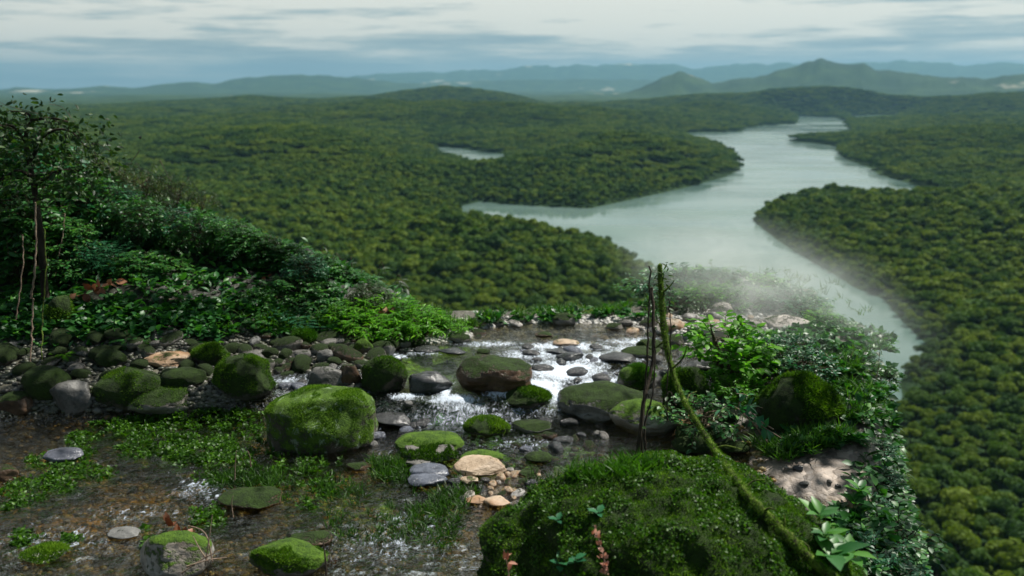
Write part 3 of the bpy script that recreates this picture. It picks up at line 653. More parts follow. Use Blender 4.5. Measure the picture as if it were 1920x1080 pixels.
fm_ = noi(t, vmap(t, ob, (1.5, .85, 1)), 13, 6, .74, 1.6)
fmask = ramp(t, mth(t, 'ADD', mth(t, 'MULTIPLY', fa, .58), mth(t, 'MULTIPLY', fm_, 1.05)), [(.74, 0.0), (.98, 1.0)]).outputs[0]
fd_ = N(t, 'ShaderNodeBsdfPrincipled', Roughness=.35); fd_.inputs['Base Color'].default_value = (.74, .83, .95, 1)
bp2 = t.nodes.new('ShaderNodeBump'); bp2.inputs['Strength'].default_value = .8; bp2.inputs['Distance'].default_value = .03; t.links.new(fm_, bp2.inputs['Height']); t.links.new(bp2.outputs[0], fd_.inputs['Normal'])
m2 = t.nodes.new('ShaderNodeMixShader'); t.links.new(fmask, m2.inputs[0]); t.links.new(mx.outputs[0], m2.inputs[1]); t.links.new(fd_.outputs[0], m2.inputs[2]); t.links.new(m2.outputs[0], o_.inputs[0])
struct(mesh('stream_water', np.c_[X.ravel(), Y.ravel(), W.ravel()][used], rm_[F], wm, smooth=True, attrs={'foam_glint': foam_glint.ravel()[used], 'deep': deep.ravel()[used]}))

# ------------------------------------------------------------------ rocks
def rock_arrays(a, b, c, seed, tpl, cuts=7, lump=.16, flat=.78, fine=.03, box=1.0):
    r = np.random.default_rng(seed); U, F = tpl; o = r.random(3) * 60
    V = np.sign(U) * np.abs(U) ** box; V = V / np.abs(V).max()
    for i in range(cuts):
        n = r.normal(size=3); n[2] *= .8; n /= np.linalg.norm(n); h = r.uniform(flat, .95)
        d = V @ n; over = np.maximum(d - h, 0); V = V - (over * .88)[:, None] * n
    n1 = fbm(U[:, 0] * 1.2 + o[0], U[:, 1] * 1.2 + o[1], U[:, 2] * 1.2 + o[2], 2)
    n2 = fbm(U[:, 0] * 5 + o[0], U[:, 1] * 5 + o[1], U[:, 2] * 5 + o[2], 3, .6)
    V = V * (1 + lump * n1 + fine * n2)[:, None]
    lo, hi = V.min(0), V.max(0); V = (V - (lo + hi) / 2) / ((hi - lo) / 2)
    return V * (a, b, c), F
ROCKB = []
def boulder(bb, mat, label, name='boulder', rot=None, seed=None, tpl=None, group=None, cat=None, **kw):
    x0, y0, x1, y1 = bb; xc = (x0 + x1) / 2; seed = seed or int(x0 * 7 + y0 * 13)
    gx, gy = hit_top(xc, y1 - 2)
    g = max(float(WLv(np.array([gx]), np.array([gy]))[0]), bedz(gx, gy))
    dp = proj(gx, gy, g)[2]; a = (x1 - x0) / 2 / FPX * dp
    b = a * .72; k = b * .85 / math.hypot(gx, gy); cx, cyy = gx * (1 + k), gy * (1 + k)
    dd = proj(cx, cyy, g)[2]; a = (x1 - x0) / 2 / FPX * dd
    top = at(xc, y0, cyy + .15 * b).z; h = max(top - g, .3 * a)
    c = h * .68; cz = g + h - c
    V, F = rock_arrays(a, b, c, seed, tpl or (ICO5 if (x1 - x0) > 90 else ICO4 if (x1 - x0) > 36 else ICO3), **kw)
    if rot:
        an = R(rot); V = np.c_[V[:, 0] * math.cos(an) - V[:, 2] * math.sin(an), V[:, 1], V[:, 0] * math.sin(an) + V[:, 2] * math.cos(an)]
    o = mesh(name, V, F, M[mat], smooth=True); o.location = (cx, cyy, cz)
    tag(o, label, cat or ('boulder' if x1 - x0 > 60 else 'rock'), group)
    ROCKB.append((cx, cyy, max(a, b)))
    W_ = V + np.array((cx, cyy, cz)); o_bvh = BVHTree.FromPolygons([tuple(v) for v in W_], [tuple(f) for f in F]); o['_r'] = 1; del o['_r']
    return o, o_bvh, W_, F
def on_faces(V, F, n, zmin=-.2, up=1.0):
    """random points on a mesh, biased to faces looking up"""
    a, b, c = V[F[:, 0]], V[F[:, 1]], V[F[:, 2]]; cr = np.cross(b - a, c - a); ar = np.linalg.norm(cr, axis=1); nn_ = cr / (ar[:, None] + 1e-12)
    wgt = ar * np.clip((nn_[:, 2] - zmin) / (1 - zmin), 0, 1) ** up; wgt /= wgt.sum()
    i = rng.choice(len(F), n, p=wgt); u, v = rng.random(n), rng.random(n); f = u + v > 1; u[f], v[f] = 1 - u[f], 1 - v[f]
    return a[i] + (b - a)[i] * u[:, None] + (c - a)[i] * v[:, None], nn_[i]
def moss_tufts(parent, V, F, n, size, zmin=-.1, mat='mosst', clump=3.0, name='moss', thr=-.1):
    P, Nn = on_faces(V, F, n, zmin, .7)
    f = fbm(P[:, 0] * clump, P[:, 1] * clump, P[:, 2] * clump, 3); k = f > thr; P, Nn, f = P[k], Nn[k], f[k]
    Dr = unit(Nn * .8 + rng.normal(size=P.shape) * .7 + (0, 0, .25)); sz = size * rng.uniform(.5, 1.4, len(P)) * (1 + .6 * np.clip(f, -.5, .8))
    val = np.clip(.5 + .55 * f + rng.normal(0, .18, len(P)), 0, 1)
    V2, F2, A = place(TUFT, P, Dr, rng.normal(size=P.shape), sz, val)
    o = mesh(name, V2 - np.array(parent.location), F2, M[mat], parent, attrs={'v': A}); return o

ROCKS = [
 ((506,730,708,856),'mossl','squarish mossy boulder patched with pale green lichen beside the water weeds'),
 ((400,665,518,758),'moss','tall rounded dark mossy boulder left of the lichen-patched one'),
 ((238,716,403,784),'half','smooth grey boulder with a cap of bright moss behind the water weeds'),
 ((183,690,315,768),'moss','low dark mossy boulder left of the moss-capped grey one'),
 ((300,686,390,730),'moss','low dark mossy boulder half hidden behind the moss-capped grey one'),
 ((100,710,186,774),'grey','slanted bare grey boulder on the left bank'),
 ((45,685,135,755),'moss','dark mossy boulder behind the slanted grey one on the left bank'),
 ((0,733,78,780),'brown','wet reddish brown boulder at the left edge of the picture'),
 ((274,660,366,694),'tan','broad rock with a sandy brown side among the mossy stones of the left bank'),
 ((182,655,240,692),'moss','small mossy rock left of the sandy brown one on the left bank'),
 ((362,643,432,690),'moss','mossy hump with small bright ferns on top right of the sandy brown rock'),
 ((678,668,766,744),'moss','pointed dark mossy boulder left of the small waterfall'),
 ((578,686,652,736),'grey','rounded dark grey boulder left of the pointed mossy one'),
 ((632,680,680,724),'brown','brownish rock leaning on the rounded dark grey boulder'),
 ((855,668,998,747),'brown','large dark brown boulder with a mossy crest in mid stream'),
 ((765,695,850,747),'wet','wet black rock under the small waterfall'),
 ((941,725,1036,776),'moss','peaked dark green mossy boulder in front of the brown one'),
 ((1040,718,1212,797),'half','large smooth grey boulder with moss on its left shoulder'),
 ((1140,748,1270,822),'halfw','mossy boulder overgrown with small plants, its right side bare and white'),
 ((868,782,956,828),'moss','oblong mossy rock sitting on brown gravel in mid stream'),
 ((960,789,1034,822),'half','flattish dark rock right of the oblong mossy one'),
 ((742,813,872,864),'mossb','shaggy mossy mound lying on the flat grey stone'),
 ((742,843,862,877),'grey','long flat grey stone below the shaggy mossy mound'),
 ((688,773,778,812),'wet','dark flat rock right of the lichen-patched boulder'),
 ((862,846,945,888),'mossb','rock with luminous green moss behind the cream boulder'),
 ((850,857,951,905),'tan','smooth cream coloured boulder with a green crown in the shallows'),
 ((768,876,844,909),'blue','shiny blue grey stone left of the cream boulder'),
 ((762,866,812,886),'grey','small flat grey stone above the shiny blue grey one'),
 ((765,905,840,925),'blue','flat purplish stone just below the shiny blue grey one'),
 ((858,895,898,920),'tan','small knobbly cream stone below the cream boulder'),
 ((906,932,957,964),'tan','round cream pebble stone touching the edge of the great mossy boulder'),
 ((872,934,915,957),'tan','cream stone left of the round one beside the great mossy boulder'),
 ((983,849,1036,879),'moss','small dark mossy rock alone in the green pool'),
 ((972,884,1003,904),'brown','small reddish brown pebble between cream boulder and great mossy boulder'),
 ((650,867,696,895),'brown','wet reddish stone below the lichen-patched boulder'),
 ((1240,682,1328,770),'moss','tall dark mossy boulder behind the leaning branch'),
 ((1157,682,1228,740),'mossb','bright green mossy boulder left of the thin hanging stems'),
 ((1418,700,1574,815),'moss','big round mossy mound among the plants of the right bank'),
 ((1163,652,1242,680),'half','low pale boulder with olive moss above the bright mossy one'),
 ((1192,635,1248,666),'moss','mossy rock behind the stems at the head of the rapids'),
 ((1033,586,1081,618),'half','pale grey green boulder at the grassy far bank'),
 ((1002,622,1036,642),'brown','reddish brown stone on the far bank'),
 ((1036,636,1086,659),'tan','rounded pale brown rock at the head of the rapids'),
 ((1135,605,1168,627),'half','round olive rock on the far bank right of centre'),
 ((1122,664,1196,692),'wet','wet black rock in the right part of the rapids'),
 ((1042,660,1095,686),'wet','wet dark rock in the middle of the white rapids'),
 ((1023,654,1066,674),'wet','wet dark rock at the top of the white rapids'),
 ((893,654,920,673),'moss','small mossy stone in the upper pool'),
 ((840,625,883,651),'half','smooth grey green rock on the near side of the far bank'),
 ((732,609,774,643),'mossb','bright mossy pointed rock at the foot of the grassy slope'),
 ((664,634,702,667),'mossb','round moss covered rock at the left end of the upper pool'),
 ((694,637,742,669),'half','mossy rock with a pale face next to the upper pool'),
 ((738,636,771,655),'half','small olive stone left of the upper pool'),
 ((770,638,798,657),'moss','small mossy stone at the corner of the upper pool'),
 ((748,653,778,669),'wet','first wet black stone of the low weir at the upper pool'),
 ((777,656,826,671),'wet','middle wet black stone of the low weir at the upper pool'),
 ((823,658,875,675),'wet','right wet black stone of the low weir at the upper pool'),
 ((540,656,592,679),'grey','oblong grey cobble on the left stone bank'),
 ((594,655,636,681),'grey','angular grey cobble on the left stone bank'),
 ((550,616,597,648),'mossb','shaggy bright mossy hump above the left cobbles'),
 ((1258,818,1338,860),'moss','dark mossy rock left of the leaning branch in the brown shallows'),
 ((1262,797,1352,836),'moss','mossy rock behind the leaning branch at the water edge'),
 ((1343,828,1405,860),'moss','low mossy rock right of the leaning branch'),
 ((1345,772,1384,799),'moss','small dark rock under the twiggy plant of the right bank'),
 ((1458,936,1522,986),'half','grey green stone at the right foot of the great mossy boulder'),
 ((1453,924,1483,944),'grey','small grey stone at the lower rim of the sand patch'),
 ((1485,872,1506,886),'wet','lone dark pebble on the sand patch'),
 ((262,996,405,1095),'halfw','pale boulder with a tuft of grass in the lower left shallows'),
 ((474,1012,620,1095),'mossb','rounded boulder topped with yellow green moss at the bottom edge'),
 ((45,1029,130,1067),'pale','low cream rock in the lower left corner'),
 ((208,996,266,1022),'grey','flat stone left of the pale boulder with the grass tuft'),
 ((414,925,532,967),'brown','flat brown rock with a tuft of grass on it in the lower left shallows'),
 ((-10,873,38,912),'brown','reddish rock cut by the left picture edge above the weeds'),
 ((88,840,160,876),'blue','wet bluish rock among the water weeds'),
 ((545,998,625,1040),'brown','wet brown slab behind the yellow green mossy boulder at the bottom edge'),
 ((1371,522,1422,569),'pale','stack-like pale boulder in the mist of the right bank'),
 ((1353,534,1380,557),'pale','small pale stone left of the stack-like pale boulder'),
 ((1400,567,1438,584),'pale','flat pale stone below the stack-like pale boulder'),
 ((1434,566,1462,584),'pale','flat pale stone left of the pinkish slab'),
 ((1466,541,1530,576),'pale','slanting pinkish pale slab half lost in the mist'),
 ((1322,584,1356,606),'grey','round grey stone on the far gravel behind the leaning branch'),
 ((1278,587,1309,608),'grey','round dark stone on the far gravel left of the round grey one'),
 ((1431,591,1529,624),'pale','big flat pale slab behind the leafy plants of the right bank'),
 ((1308,603,1375,642),'pale','smooth sloping pale slab behind the lime green plant'),
 ((1298,658,1346,684),'pale','grey white rock left of the lime green plant'),
 ((1285,676,1348,706),'wet','wet slate coloured rock left of the lime green plant'),
]
OB = {}
for bb, mt, lab in ROCKS:
    kw = {}
    if bb[0] == 506: kw = dict(cuts=3, flat=.8, lump=.12, box=.68)
    if mt in ('pale', 'grey', 'tan', 'brown', 'wet'): kw = dict(cuts=11, flat=.64, fine=.05)
    elif not kw and mt != 'moss': kw = dict(cuts=9, flat=.7, fine=.05)
    OB[bb[0]] = boulder(bb, mt, lab, 'boulder' if bb[2] - bb[0] > 60 else 'rock', **kw)
# the great mossy boulder in the foreground
V, F = rock_arrays(1.30, 1.0, 1.02, 4243, ico(6), cuts=2, lump=.13, flat=.93, fine=.095)
an = R(-9); V = np.c_[V[:, 0] * math.cos(an) - V[:, 2] * math.sin(an), V[:, 1], V[:, 0] * math.sin(an) + V[:, 2] * math.cos(an)]
GB = mesh('boulder', V, F, M['moss'], smooth=True); GB.location = (1.02, 4.62, .14)
tag(GB, 'great boulder wholly covered in shaggy green moss, lower right foreground', 'boulder')
GV = V + np.array(GB.location); BVH_GB = BVHTree.FromPolygons([tuple(v) for v in GV], [tuple(f) for f in F])
moss_tufts(GB, GV, F, 140000, .019, zmin=-.55, clump=7, thr=-.3)
P, Nn = on_faces(GV, F, 60000, -.4, .8); f_ = fbm(P[:, 0] * 5 + 9, P[:, 1] * 5, P[:, 2] * 5, 3); k = f_ > -.02; P, Nn = P[k], Nn[k]; n_ = len(P)
V2, F2, A = place(LEAFW, P - np.array(GB.location) + Nn * .008, unit(Nn * .5 + rng.normal(size=P.shape)), Nn + rng.normal(size=P.shape) * .4, rng.uniform(.010, .026, n_), np.clip(rng.normal(.45, .25, n_), 0, 1))
mesh('leaflets', V2, F2, M['weed'], GB, attrs={'v': A})
for key, n, s_, mat in ((506, 22000, .018, 'mosst'), (400, 12000, .02, 'mosst'), (1418, 14000, .03, 'mosst'), (941, 7000, .022, 'mosst'), (1240, 9000, .022, 'mosst'), (1157, 9000, .022, 'grass'), (742, 9000, .028, 'mosst'),
                        (868, 5000, .02, 'mosst'), (550, 5000, .03, 'grass'), (732, 5000, .028, 'grass'), (678, 4000, .02, 'mosst'), (362, 4000, .024, 'mosst'), (183, 7000, .02, 'mosst'), (45, 5000, .02, 'mosst'), (238, 6000, .018, 'mosst'), (474, 9000, .02, 'mosst')):
    o, bv, V_, F_ = OB[key]; moss_tufts(o, V_, F_, n, s_, zmin=.15 if key in (238, 474, 678, 506) else -.1, mat=mat, thr=-.12)

# countable cobbles: a few shapes, many stones
CSH = {}
for mt in ('grey', 'half', 'moss', 'wet', 'brown', 'tan', 'pale', 'blue'):
    CSH[mt] = []
    for k in range(4):
        V, F = rock_arrays(1, rng.uniform(.65, .9), rng.uniform(.45, .7), 900 + k * 17 + len(mt), ICO3, cuts=7, flat=.72)
        me = mesh('cobble', V, F, M[mt], smooth=True); CSH[mt].append(me.data); bpy.data.objects.remove(me)
def pt_in_px(poly, n):
    P = np.array(poly, float); x0, y0 = P.min(0); x1, y1 = P.max(0); out = np.empty((0, 2))
    while len(out) < n:
        q = np.c_[rng.uniform(x0, x1, n * 3), rng.uniform(y0, y1, n * 3)]; out = np.r_[out, q[sdist(q[:, 0], q[:, 1], poly) > 0]]
    return out[:n]
def top_level(x, y): return np.maximum(BEDv(x, y), WLv(x, y) - .06)
def cobbles(poly, n, s0, s1, mats, label, group, sub=.25, avoid=True, afloat=False):
    nm = 'pebble' if s1 < .09 else 'stone' if 'stone ' in label else 'cobble'
    made = 0
    for px_, py_ in pt_in_px(poly, n * 2):
        if made >= n: break
        gx, gy = hit_top(px_, py_)
        s = s0 * (s1 / s0) ** (rng.random() ** 1.7)
        if avoid and any(math.hypot(gx - a, gy - b) < r * .75 + s * .4 for a, b, r in ROCKB): continue
        mt = mats[rng.integers(len(mats))]; o = bpy.data.objects.new(nm, CSH[mt][rng.integers(4)]); COL.objects.link(o)
        o.location = (gx, gy, max(float(WLv(np.array([gx]), np.array([gy]))[0]) - s * .12, bedz(gx, gy) + s * .25) if afloat else bedz(gx, gy) + s * sub); o.scale = (s * rng.uniform(.85, 1.25), s, s * rng.uniform(.8, 1.1)); o.rotation_euler = (rng.uniform(-.3, .3), rng.uniform(-.3, .3), rng.uniform(0, 6.28))
        tag(o, label, nm, group); ROCKB.append((gx, gy, s)); made += 1
cobbles([(430, 690), (470, 640), (560, 612), (700, 630), (760, 655), (680, 690), (560, 700), (520, 735)], 120, .08, .18, ['grey', 'half', 'grey', 'moss', 'brown', 'half'], 'rounded cobble in the grey pile along the left bank', 'cobbles of the left bank pile')
cobbles([(0, 700), (0, 640), (200, 630), (420, 640), (500, 700), (400, 740), (200, 710), (100, 760)], 55, .08, .19, ['moss', 'half', 'moss', 'grey', 'moss'], 'dark mossy cobble in the shade of the left shrubs', 'mossy cobbles under the shrubs')
cobbles([(780, 640), (850, 610), (1010, 605), (1130, 603), (1240, 600), (1250, 640), (1110, 640), (900, 640)], 32, .05, .14, ['grey', 'half', 'tan', 'pale', 'brown'], 'pale cobble on the gravel of the far bank', 'cobbles of the far bank')
cobbles([(1240, 575), (1300, 560), (1400, 560), (1500, 560), (1440, 620), (1300, 690), (1240, 640)], 36, .06, .17, ['pale', 'pale', 'grey', 'half', 'tan'], 'sunlit pale cobble on the right gravel bar', 'cobbles of the right gravel bar')
cobbles([(960, 650), (1240, 650), (1270, 740), (1130, 740), (1000, 700)], 22, .06, .15, ['wet', 'wet', 'blue'], 'wet black stone breaking the white rapids', 'stones in the rapids', afloat=True)
cobbles([(850, 905), (880, 890), (1010, 890), (1010, 920), (930, 960), (860, 950)], 60, .03, .085, ['tan', 'tan', 'brown', 'pale', 'wet'], 'small warm coloured pebble in the shallows by the cream boulder', 'pebbles by the cream boulder', afloat=True)
cobbles([(1380, 880), (1450, 860), (1640, 900), (1620, 975), (1500, 975), (1440, 930)], 9, .02, .05, ['wet', 'grey', 'blue', 'pale'], 'small stone lying on or beside the sand patch', 'stones of the sand patch')
cobbles([(490, 700), (560, 690), (700, 700), (760, 740), (700, 760), (560, 750)], 26, .08, .17, ['wet', 'grey', 'wet', 'blue'], 'wet dark cobble in the side channel left of the small waterfall', 'cobbles of the side channel', afloat=True)
cobbles([(930, 790), (1140, 770), (1160, 830), (1060, 860), (950, 850)], 14, .05, .12, ['wet', 'grey', 'brown', 'blue', 'tan'], 'wet cobble in the brown shallows below the large grey boulder', 'cobbles of the brown shallows', afloat=True)
cobbles([(640, 770), (780, 760), (860, 850), (740, 880), (650, 870)], 14, .05, .12, ['wet', 'grey', 'blue'], 'wet stone right of the lichen-patched boulder', 'stones right of the lichen boulder', afloat=True)
cobbles([(0, 800), (480, 780), (520, 900), (900, 930), (860, 1060), (0, 1075)], 60, .04, .11, ['brown', 'tan', 'grey', 'brown', 'half'], 'rounded stone lying under the shallow water', 'stones on the shallow stream floor', sub=.1)
cobbles([(1440, 960), (1520, 960), (1660, 1000), (1660, 1080), (1560, 1080)], 14, .05, .12, ['half', 'moss', 'grey'], 'stone in the wet margin right of the great mossy boulder', 'stones of the right margin')
# gravel nobody could count
def gravel(name, poly, n, s0, s1, mat, label):
    q = pt_in_px(poly, n); gx, gy = hit_level(q[:, 0], q[:, 1], top_level); gz = BEDv(gx, gy); s = rng.uniform(s0, s1, n)
    U, F = ICO1; mb_v = U[None] * (1 + .12 * rng.normal(size=(n, len(U), 1))) * (s[:, None] * np.c_[np.ones(n), rng.uniform(.6, 1, n), rng.uniform(.4, .8, n)])[:, None] + np.c_[gx, gy, gz + s * .15][:, None]
    FF = (F[None] + (np.arange(n) * len(U))[:, None, None]).reshape(-1, 3)
    tag(mesh(name, mb_v.reshape(-1, 3), FF, mat, smooth=True, attrs={'v': np.repeat(rng.random(n), len(U))}), label, 'gravel', kind='stuff')
def stone_mix(name, cols):
    m, t, o = new_mat(name); s_ = N(t, 'ShaderNodeAttribute', attribute_name='v').outputs['Fac']
    c = ramp(t, s_, [(i / (len(cols) - 1), q) for i, q in enumerate(cols)]).outputs[0]; p = N(t, 'ShaderNodeBsdfPrincipled', Roughness=.45)
    t.links.new(c, p.inputs['Base Color']); t.links.new(p.outputs[0], o.inputs[0]); return m
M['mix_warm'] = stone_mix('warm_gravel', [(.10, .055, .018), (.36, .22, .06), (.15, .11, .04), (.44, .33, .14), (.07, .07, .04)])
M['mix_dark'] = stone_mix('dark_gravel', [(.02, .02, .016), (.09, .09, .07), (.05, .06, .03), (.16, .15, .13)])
M['mix_pale'] = stone_mix('pale_gravel', [(.12, .12, .11), (.36, .35, .33), (.5, .48, .45), (.2, .2, .16)])
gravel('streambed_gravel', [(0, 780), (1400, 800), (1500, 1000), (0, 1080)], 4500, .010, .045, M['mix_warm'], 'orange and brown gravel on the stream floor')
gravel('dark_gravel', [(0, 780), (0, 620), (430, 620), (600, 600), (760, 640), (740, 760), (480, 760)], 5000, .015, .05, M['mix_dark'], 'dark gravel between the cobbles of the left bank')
gravel('pale_gravel', [(780, 650), (840, 600), (1240, 590), (1300, 575), (1500, 575), (1500, 620), (1330, 700), (1200, 650), (1000, 640)], 7500, .012, .045, M['mix_pale'], 'pale gravel of the far bar')

# ------------------------------------------------------------------ plants
def shrub(h, w_, twigs, tpl, lsize, per, leafmat, stemmat='stem', droop=.5, pinnate=False, stems=6, name='shrub', open_=.45, spread=1.0):
    rt = empty(name, (0, 0, 0)); ms, ml = MB(), MB(); C0 = np.array((0, 0, h * .55)); LP, LD, LN = [], [], []
    ends = []
    for i in range(stems):
        an = rng.uniform(0, 6.28); e = np.array((math.cos(an) * w_ * rng.uniform(.2, .6), math.sin(an) * w_ * rng.uniform(.2, .6), h * rng.uniform(.6, .95)))
        p = spline([(rng.normal() * .04, rng.normal() * .04, -.1), e * (.3, .3, .4) + rng.normal(size=3) * .03, e], 8); ends.append(p)
        ms.tube(p, np.linspace(.016 + .008 * h, .006, 8), 5)
    for i in range(twigs):
        d = rnd_dirs(1, -.35, 1)[0]; s0 = C0 + d * (w_, w_, h * .5) * rng.uniform(open_, .85); L = rng.uniform(.22, .42) * w_ + .06
        d2 = unit(d * (1, 1, .6) + rng.normal(size=3) * .35 + (0, 0, .25)); 
        e = s0 + d2 * L + np.array((0, 0, -droop * L * .5)); mid = s0 + d2 * L * .55 + np.array((0, 0, .02))
        p = spline([s0, mid, e], 6); ms.tube(p, np.linspace(.005, .002, 6), 3)
        if i % 3 == 0: q = ends[i % stems][rng.integers(3, 8)]; ms.tube(spline([q, (q + s0) / 2 + rng.normal(size=3) * .04, s0], 5), .005, 3)
        side = unit(np.cross(d2, (0, 0, 1)))
        for j in range(per):
            f = (j + .5) / per; b = p[0] * (1 - f) + p[-1] * f + (mid - (s0 + e) / 2) * 4 * f * (1 - f) * .5; sg = 1 if j % 2 else -1
            ld = unit(d2 * .7 + side * sg * .9 + rng.normal(size=3) * .25 + (0, 0, -droop * .5))
            if pinnate:
                for q in range(7):
                    bb_ = b + ld * lsize * 2.4 * (q + 1) / 7; s2 = unit(np.cross(ld, (0, 0, 1)))
                    for sg2 in (-1, 1): LP.append(bb_ + (0, 0, -.25 * lsize * (q / 7) ** 2)); LD.append(unit(s2 * sg2 + ld * .5 + (0, 0, -.2))); LN.append((0, 0, 1))
            else:
                LP.append(b); LD.append(ld); LN.append(unit(np.array((0, 0, 1)) + rng.normal(size=3) * .35))
    LP = np.array(LP); V, F, A = place(tpl, LP, np.array(LD), np.array(LN), (.5 if pinnate else 1) * lsize * rng.uniform(.65, 1.3, len(LP)), np.clip(rng.normal(.45, .2, len(LP)) + .25 * (np.repeat(rng.random(max(1, len(LP) // 14 + 1)), 14)[:len(LP)] - .5), 0, 1))
    ml.add(V, F, A); ml.build('leaves', M[leafmat], rt); ms.build('stem', M[stemmat], rt); return rt
def used(o, lst=[]): 
    if o in lst: return True
    lst.append(o); return False
def put(proto, loc, label, cat, group=None, rz=None, sc=1.0, name=None):
    o = copy_tree(proto); o.location = loc; o.rotation_euler = (0, 0, rng.uniform(0, 6.28) if rz is None else rz); o.scale = (sc,) * 3 if np.isscalar(sc) else sc
    tag(o, label, cat, group); return o
PB = dict(
 a=shrub(1.6, .85, 190, LEAF, .125, 8, 'leaf', droop=.8),
 b=shrub(1.4, .8, 110, LEAF, .10, 3, 'leaf_teal', droop=.5, pinnate=True),
 c=shrub(1.3, .8, 170, LEAFW, .10, 7, 'leaf_teal', droop=.6),
 d=shrub(1.5, .75, 150, LEAFN, .17, 7, 'leaf_olive', droop=1.0, open_=.6),
 e=shrub(.6, .5, 90, LEAFN, .12, 8, 'leaf_lime', droop=.4, stems=5),
 f=shrub(.55, .5, 90, LEAFW, .075, 6, 'leaf', droop=.3, stems=5),
 g=shrub(.7, .42, 60, LEAFW, .10, 7, 'leaf_lime', droop=.3, stems=5),
 i=shrub(.6, .55, 90, LEAF, .085, 7, 'leaf_teal', droop=.4, stems=5),
 j=shrub(1.0, .7, 60, LEAFN, .11, 7, 'leaf_olive', droop=1.1, open_=.7),
)
def shrub_at(kind, px_, ytop, Y, label, group=None, wsc=1.0, h0=None, name=None, sink=.05, cat='shrub'):
    pr = PB[kind]; hh = {'a': 1.6, 'b': 1.4, 'c': 1.3, 'd': 1.5, 'e': .6, 'f': .55, 'g': .7, 'i': .6, 'j': 1.0}[kind] * 1.08
    tp_ = at(px_, ytop, Y); g = bedz(tp_.x, Y); h = max(tp_.z - g, .2); s = h / hh
    sx = max(s, .34); sz_ = max(s, .8 * sx * min(wsc, 1.1)); return put(pr, (tp_.x, Y, tp_.z - sz_ * hh - sink), label, cat, group, sc=(sx * wsc, sx * wsc, sz_))
SIL = lambda p: float(np.interp(p, [-60, 0, 60, 110, 150, 200, 250, 330, 400, 470, 560, 640, 700, 760, 840, 900], [210, 222, 245, 275, 310, 335, 350, 372, 395, 425, 462, 488, 528, 562, 592, 602]))
kinds = 'acadacbadc'; n_ = 0
for p in range(-30, 700, 40):
    k = kinds[n_ % 10]; n_ += 1
    shrub_at(k, p, SIL(p) + rng.uniform(-6, 10), 11.7 + .4 * math.sin(p) - .0016 * p, 'leafy green shrub on the crest of the dark left bank', 'shrubs along the crest of the left bank')
for p in range(-20, 660, 46):
    k = 'caabca'[n_ % 6]; n_ += 1
    shrub_at(k, p + 20, SIL(p) + 70 + rng.uniform(-15, 20), 11.1 + .2 * math.sin(p * 2), 'dense shrub with drooping teal green leaves halfway up the left bank', 'shrubs halfway up the left bank', wsc=1.05)
for p in range(-10, 640, 50):
    k = 'aacba'[n_ % 5]; n_ += 1
    shrub_at(k, p + 10, min(SIL(p) + 120, 520) + rng.uniform(-18, 15), 10.25, 'dark shaded shrub hanging over the stones of the left bank', 'shaded shrubs above the left stones', wsc=1.25)
for p in range(20, 620, 46):
    shrub_at('acafa'[n_ % 5], p, min(SIL(p) + 205, 545) + rng.uniform(-16, 16), 9.95, 'small dark shrub with glinting leaves low on the left bank', 'small shrubs low on the left bank', wsc=1.1); n_ += 1
for p, yt in ((150, 600), (215, 608), (330, 596), (405, 590), (470, 585), (520, 570), (575, 575), (270, 615), (640, 585)):
    shrub_at('fib'[p % 3], p, yt, 9.75, 'low leafy plant at the foot of the left bank shrubs', 'low plants at the foot of the left bank', wsc=1.4, cat='plant')
for p, yt, Y, k, lab in ((690, 535, 10.2, 'j', 'olive shrub at the right end of the left bank, over the grassy slope'), (715, 552, 10.0, 'e', None), (745, 560, 9.9, 'e', None), (775, 574, 9.75, 'e', None), (700, 582, 9.6, 'e', None), (740, 590, 9.5, 'e', None), (665, 575, 9.7, 'e', None), (810, 585, 9.9, 'e', None), (640, 560, 9.9, 'e', None), (845, 594, 9.9, 'e', None)):
    shrub_at(k, p, yt, Y, lab or 'bright green narrow leaved plant on the grassy slope left of the pool', None if lab else 'bright plants of the grassy slope', wsc=1.35, cat='plant')
for p in range(430, 700, 27):
    shrub_at('caj'[p % 3], p, SIL(p) - 4 + rng.uniform(-6, 8), 10.9, 'bushy green shrub on the low right part of the left bank crest', 'shrubs on the low part of the crest', wsc=1.25)
# thin twiggy growth fading along the crest
for p, yt in ((150, 268), (200, 292), (262, 300), (320, 318), (372, 345), (560, 455), (640, 478), (230, 300), (300, 330)):
    shrub_at('j', p, yt, 12.3, 'thin twiggy bush with sparse olive leaves sticking out of the bank crest', 'twiggy bushes on the crest', wsc=.8)
# far bank and misty side
for p, yt, Y, k in ((1255, 512, 11.6, 'i'), (1290, 500, 11.8, 'j'), (1335, 498, 11.7, 'b'), (1305, 530, 11.2, 'e'), (1270, 542, 10.9, 'f'), (1380, 512, 11.6, 'i'), (1430, 515, 11.5, 'f'), (1345, 525, 11.2, 'e'), (1480, 535, 10.9, 'i'), (1400, 535, 11.0, 'f'), (1320, 550, 10.7, 'j'), (1520, 555, 10.5, 'e')):
    shrub_at(k, p, yt, Y, 'pale looking plant dissolving in the mist at the head of the stream', 'plants in the mist', wsc=1.3, cat='plant')
for p, yt, Y, k in ((1500, 565, 10.6, 'i'), (1540, 590, 10.0, 'f'), (1565, 608, 9.6, 'f'), (1520, 600, 9.7, 'i'), (1590, 645, 9.0, 'i'), (1605, 675, 8.6, 'f'), (1575, 650, 8.8, 'i'), (1612, 715, 8.1, 'i'), (1590, 700, 8.1, 'f'), (1600, 735, 7.7, 'j'), (1545, 640, 8.9, 'f')):
    shrub_at(k, p, yt, Y, 'green leafy plant on the right rim of the ledge, its top lost in mist', 'plants on the misty right rim', wsc=1.25, cat='plant')
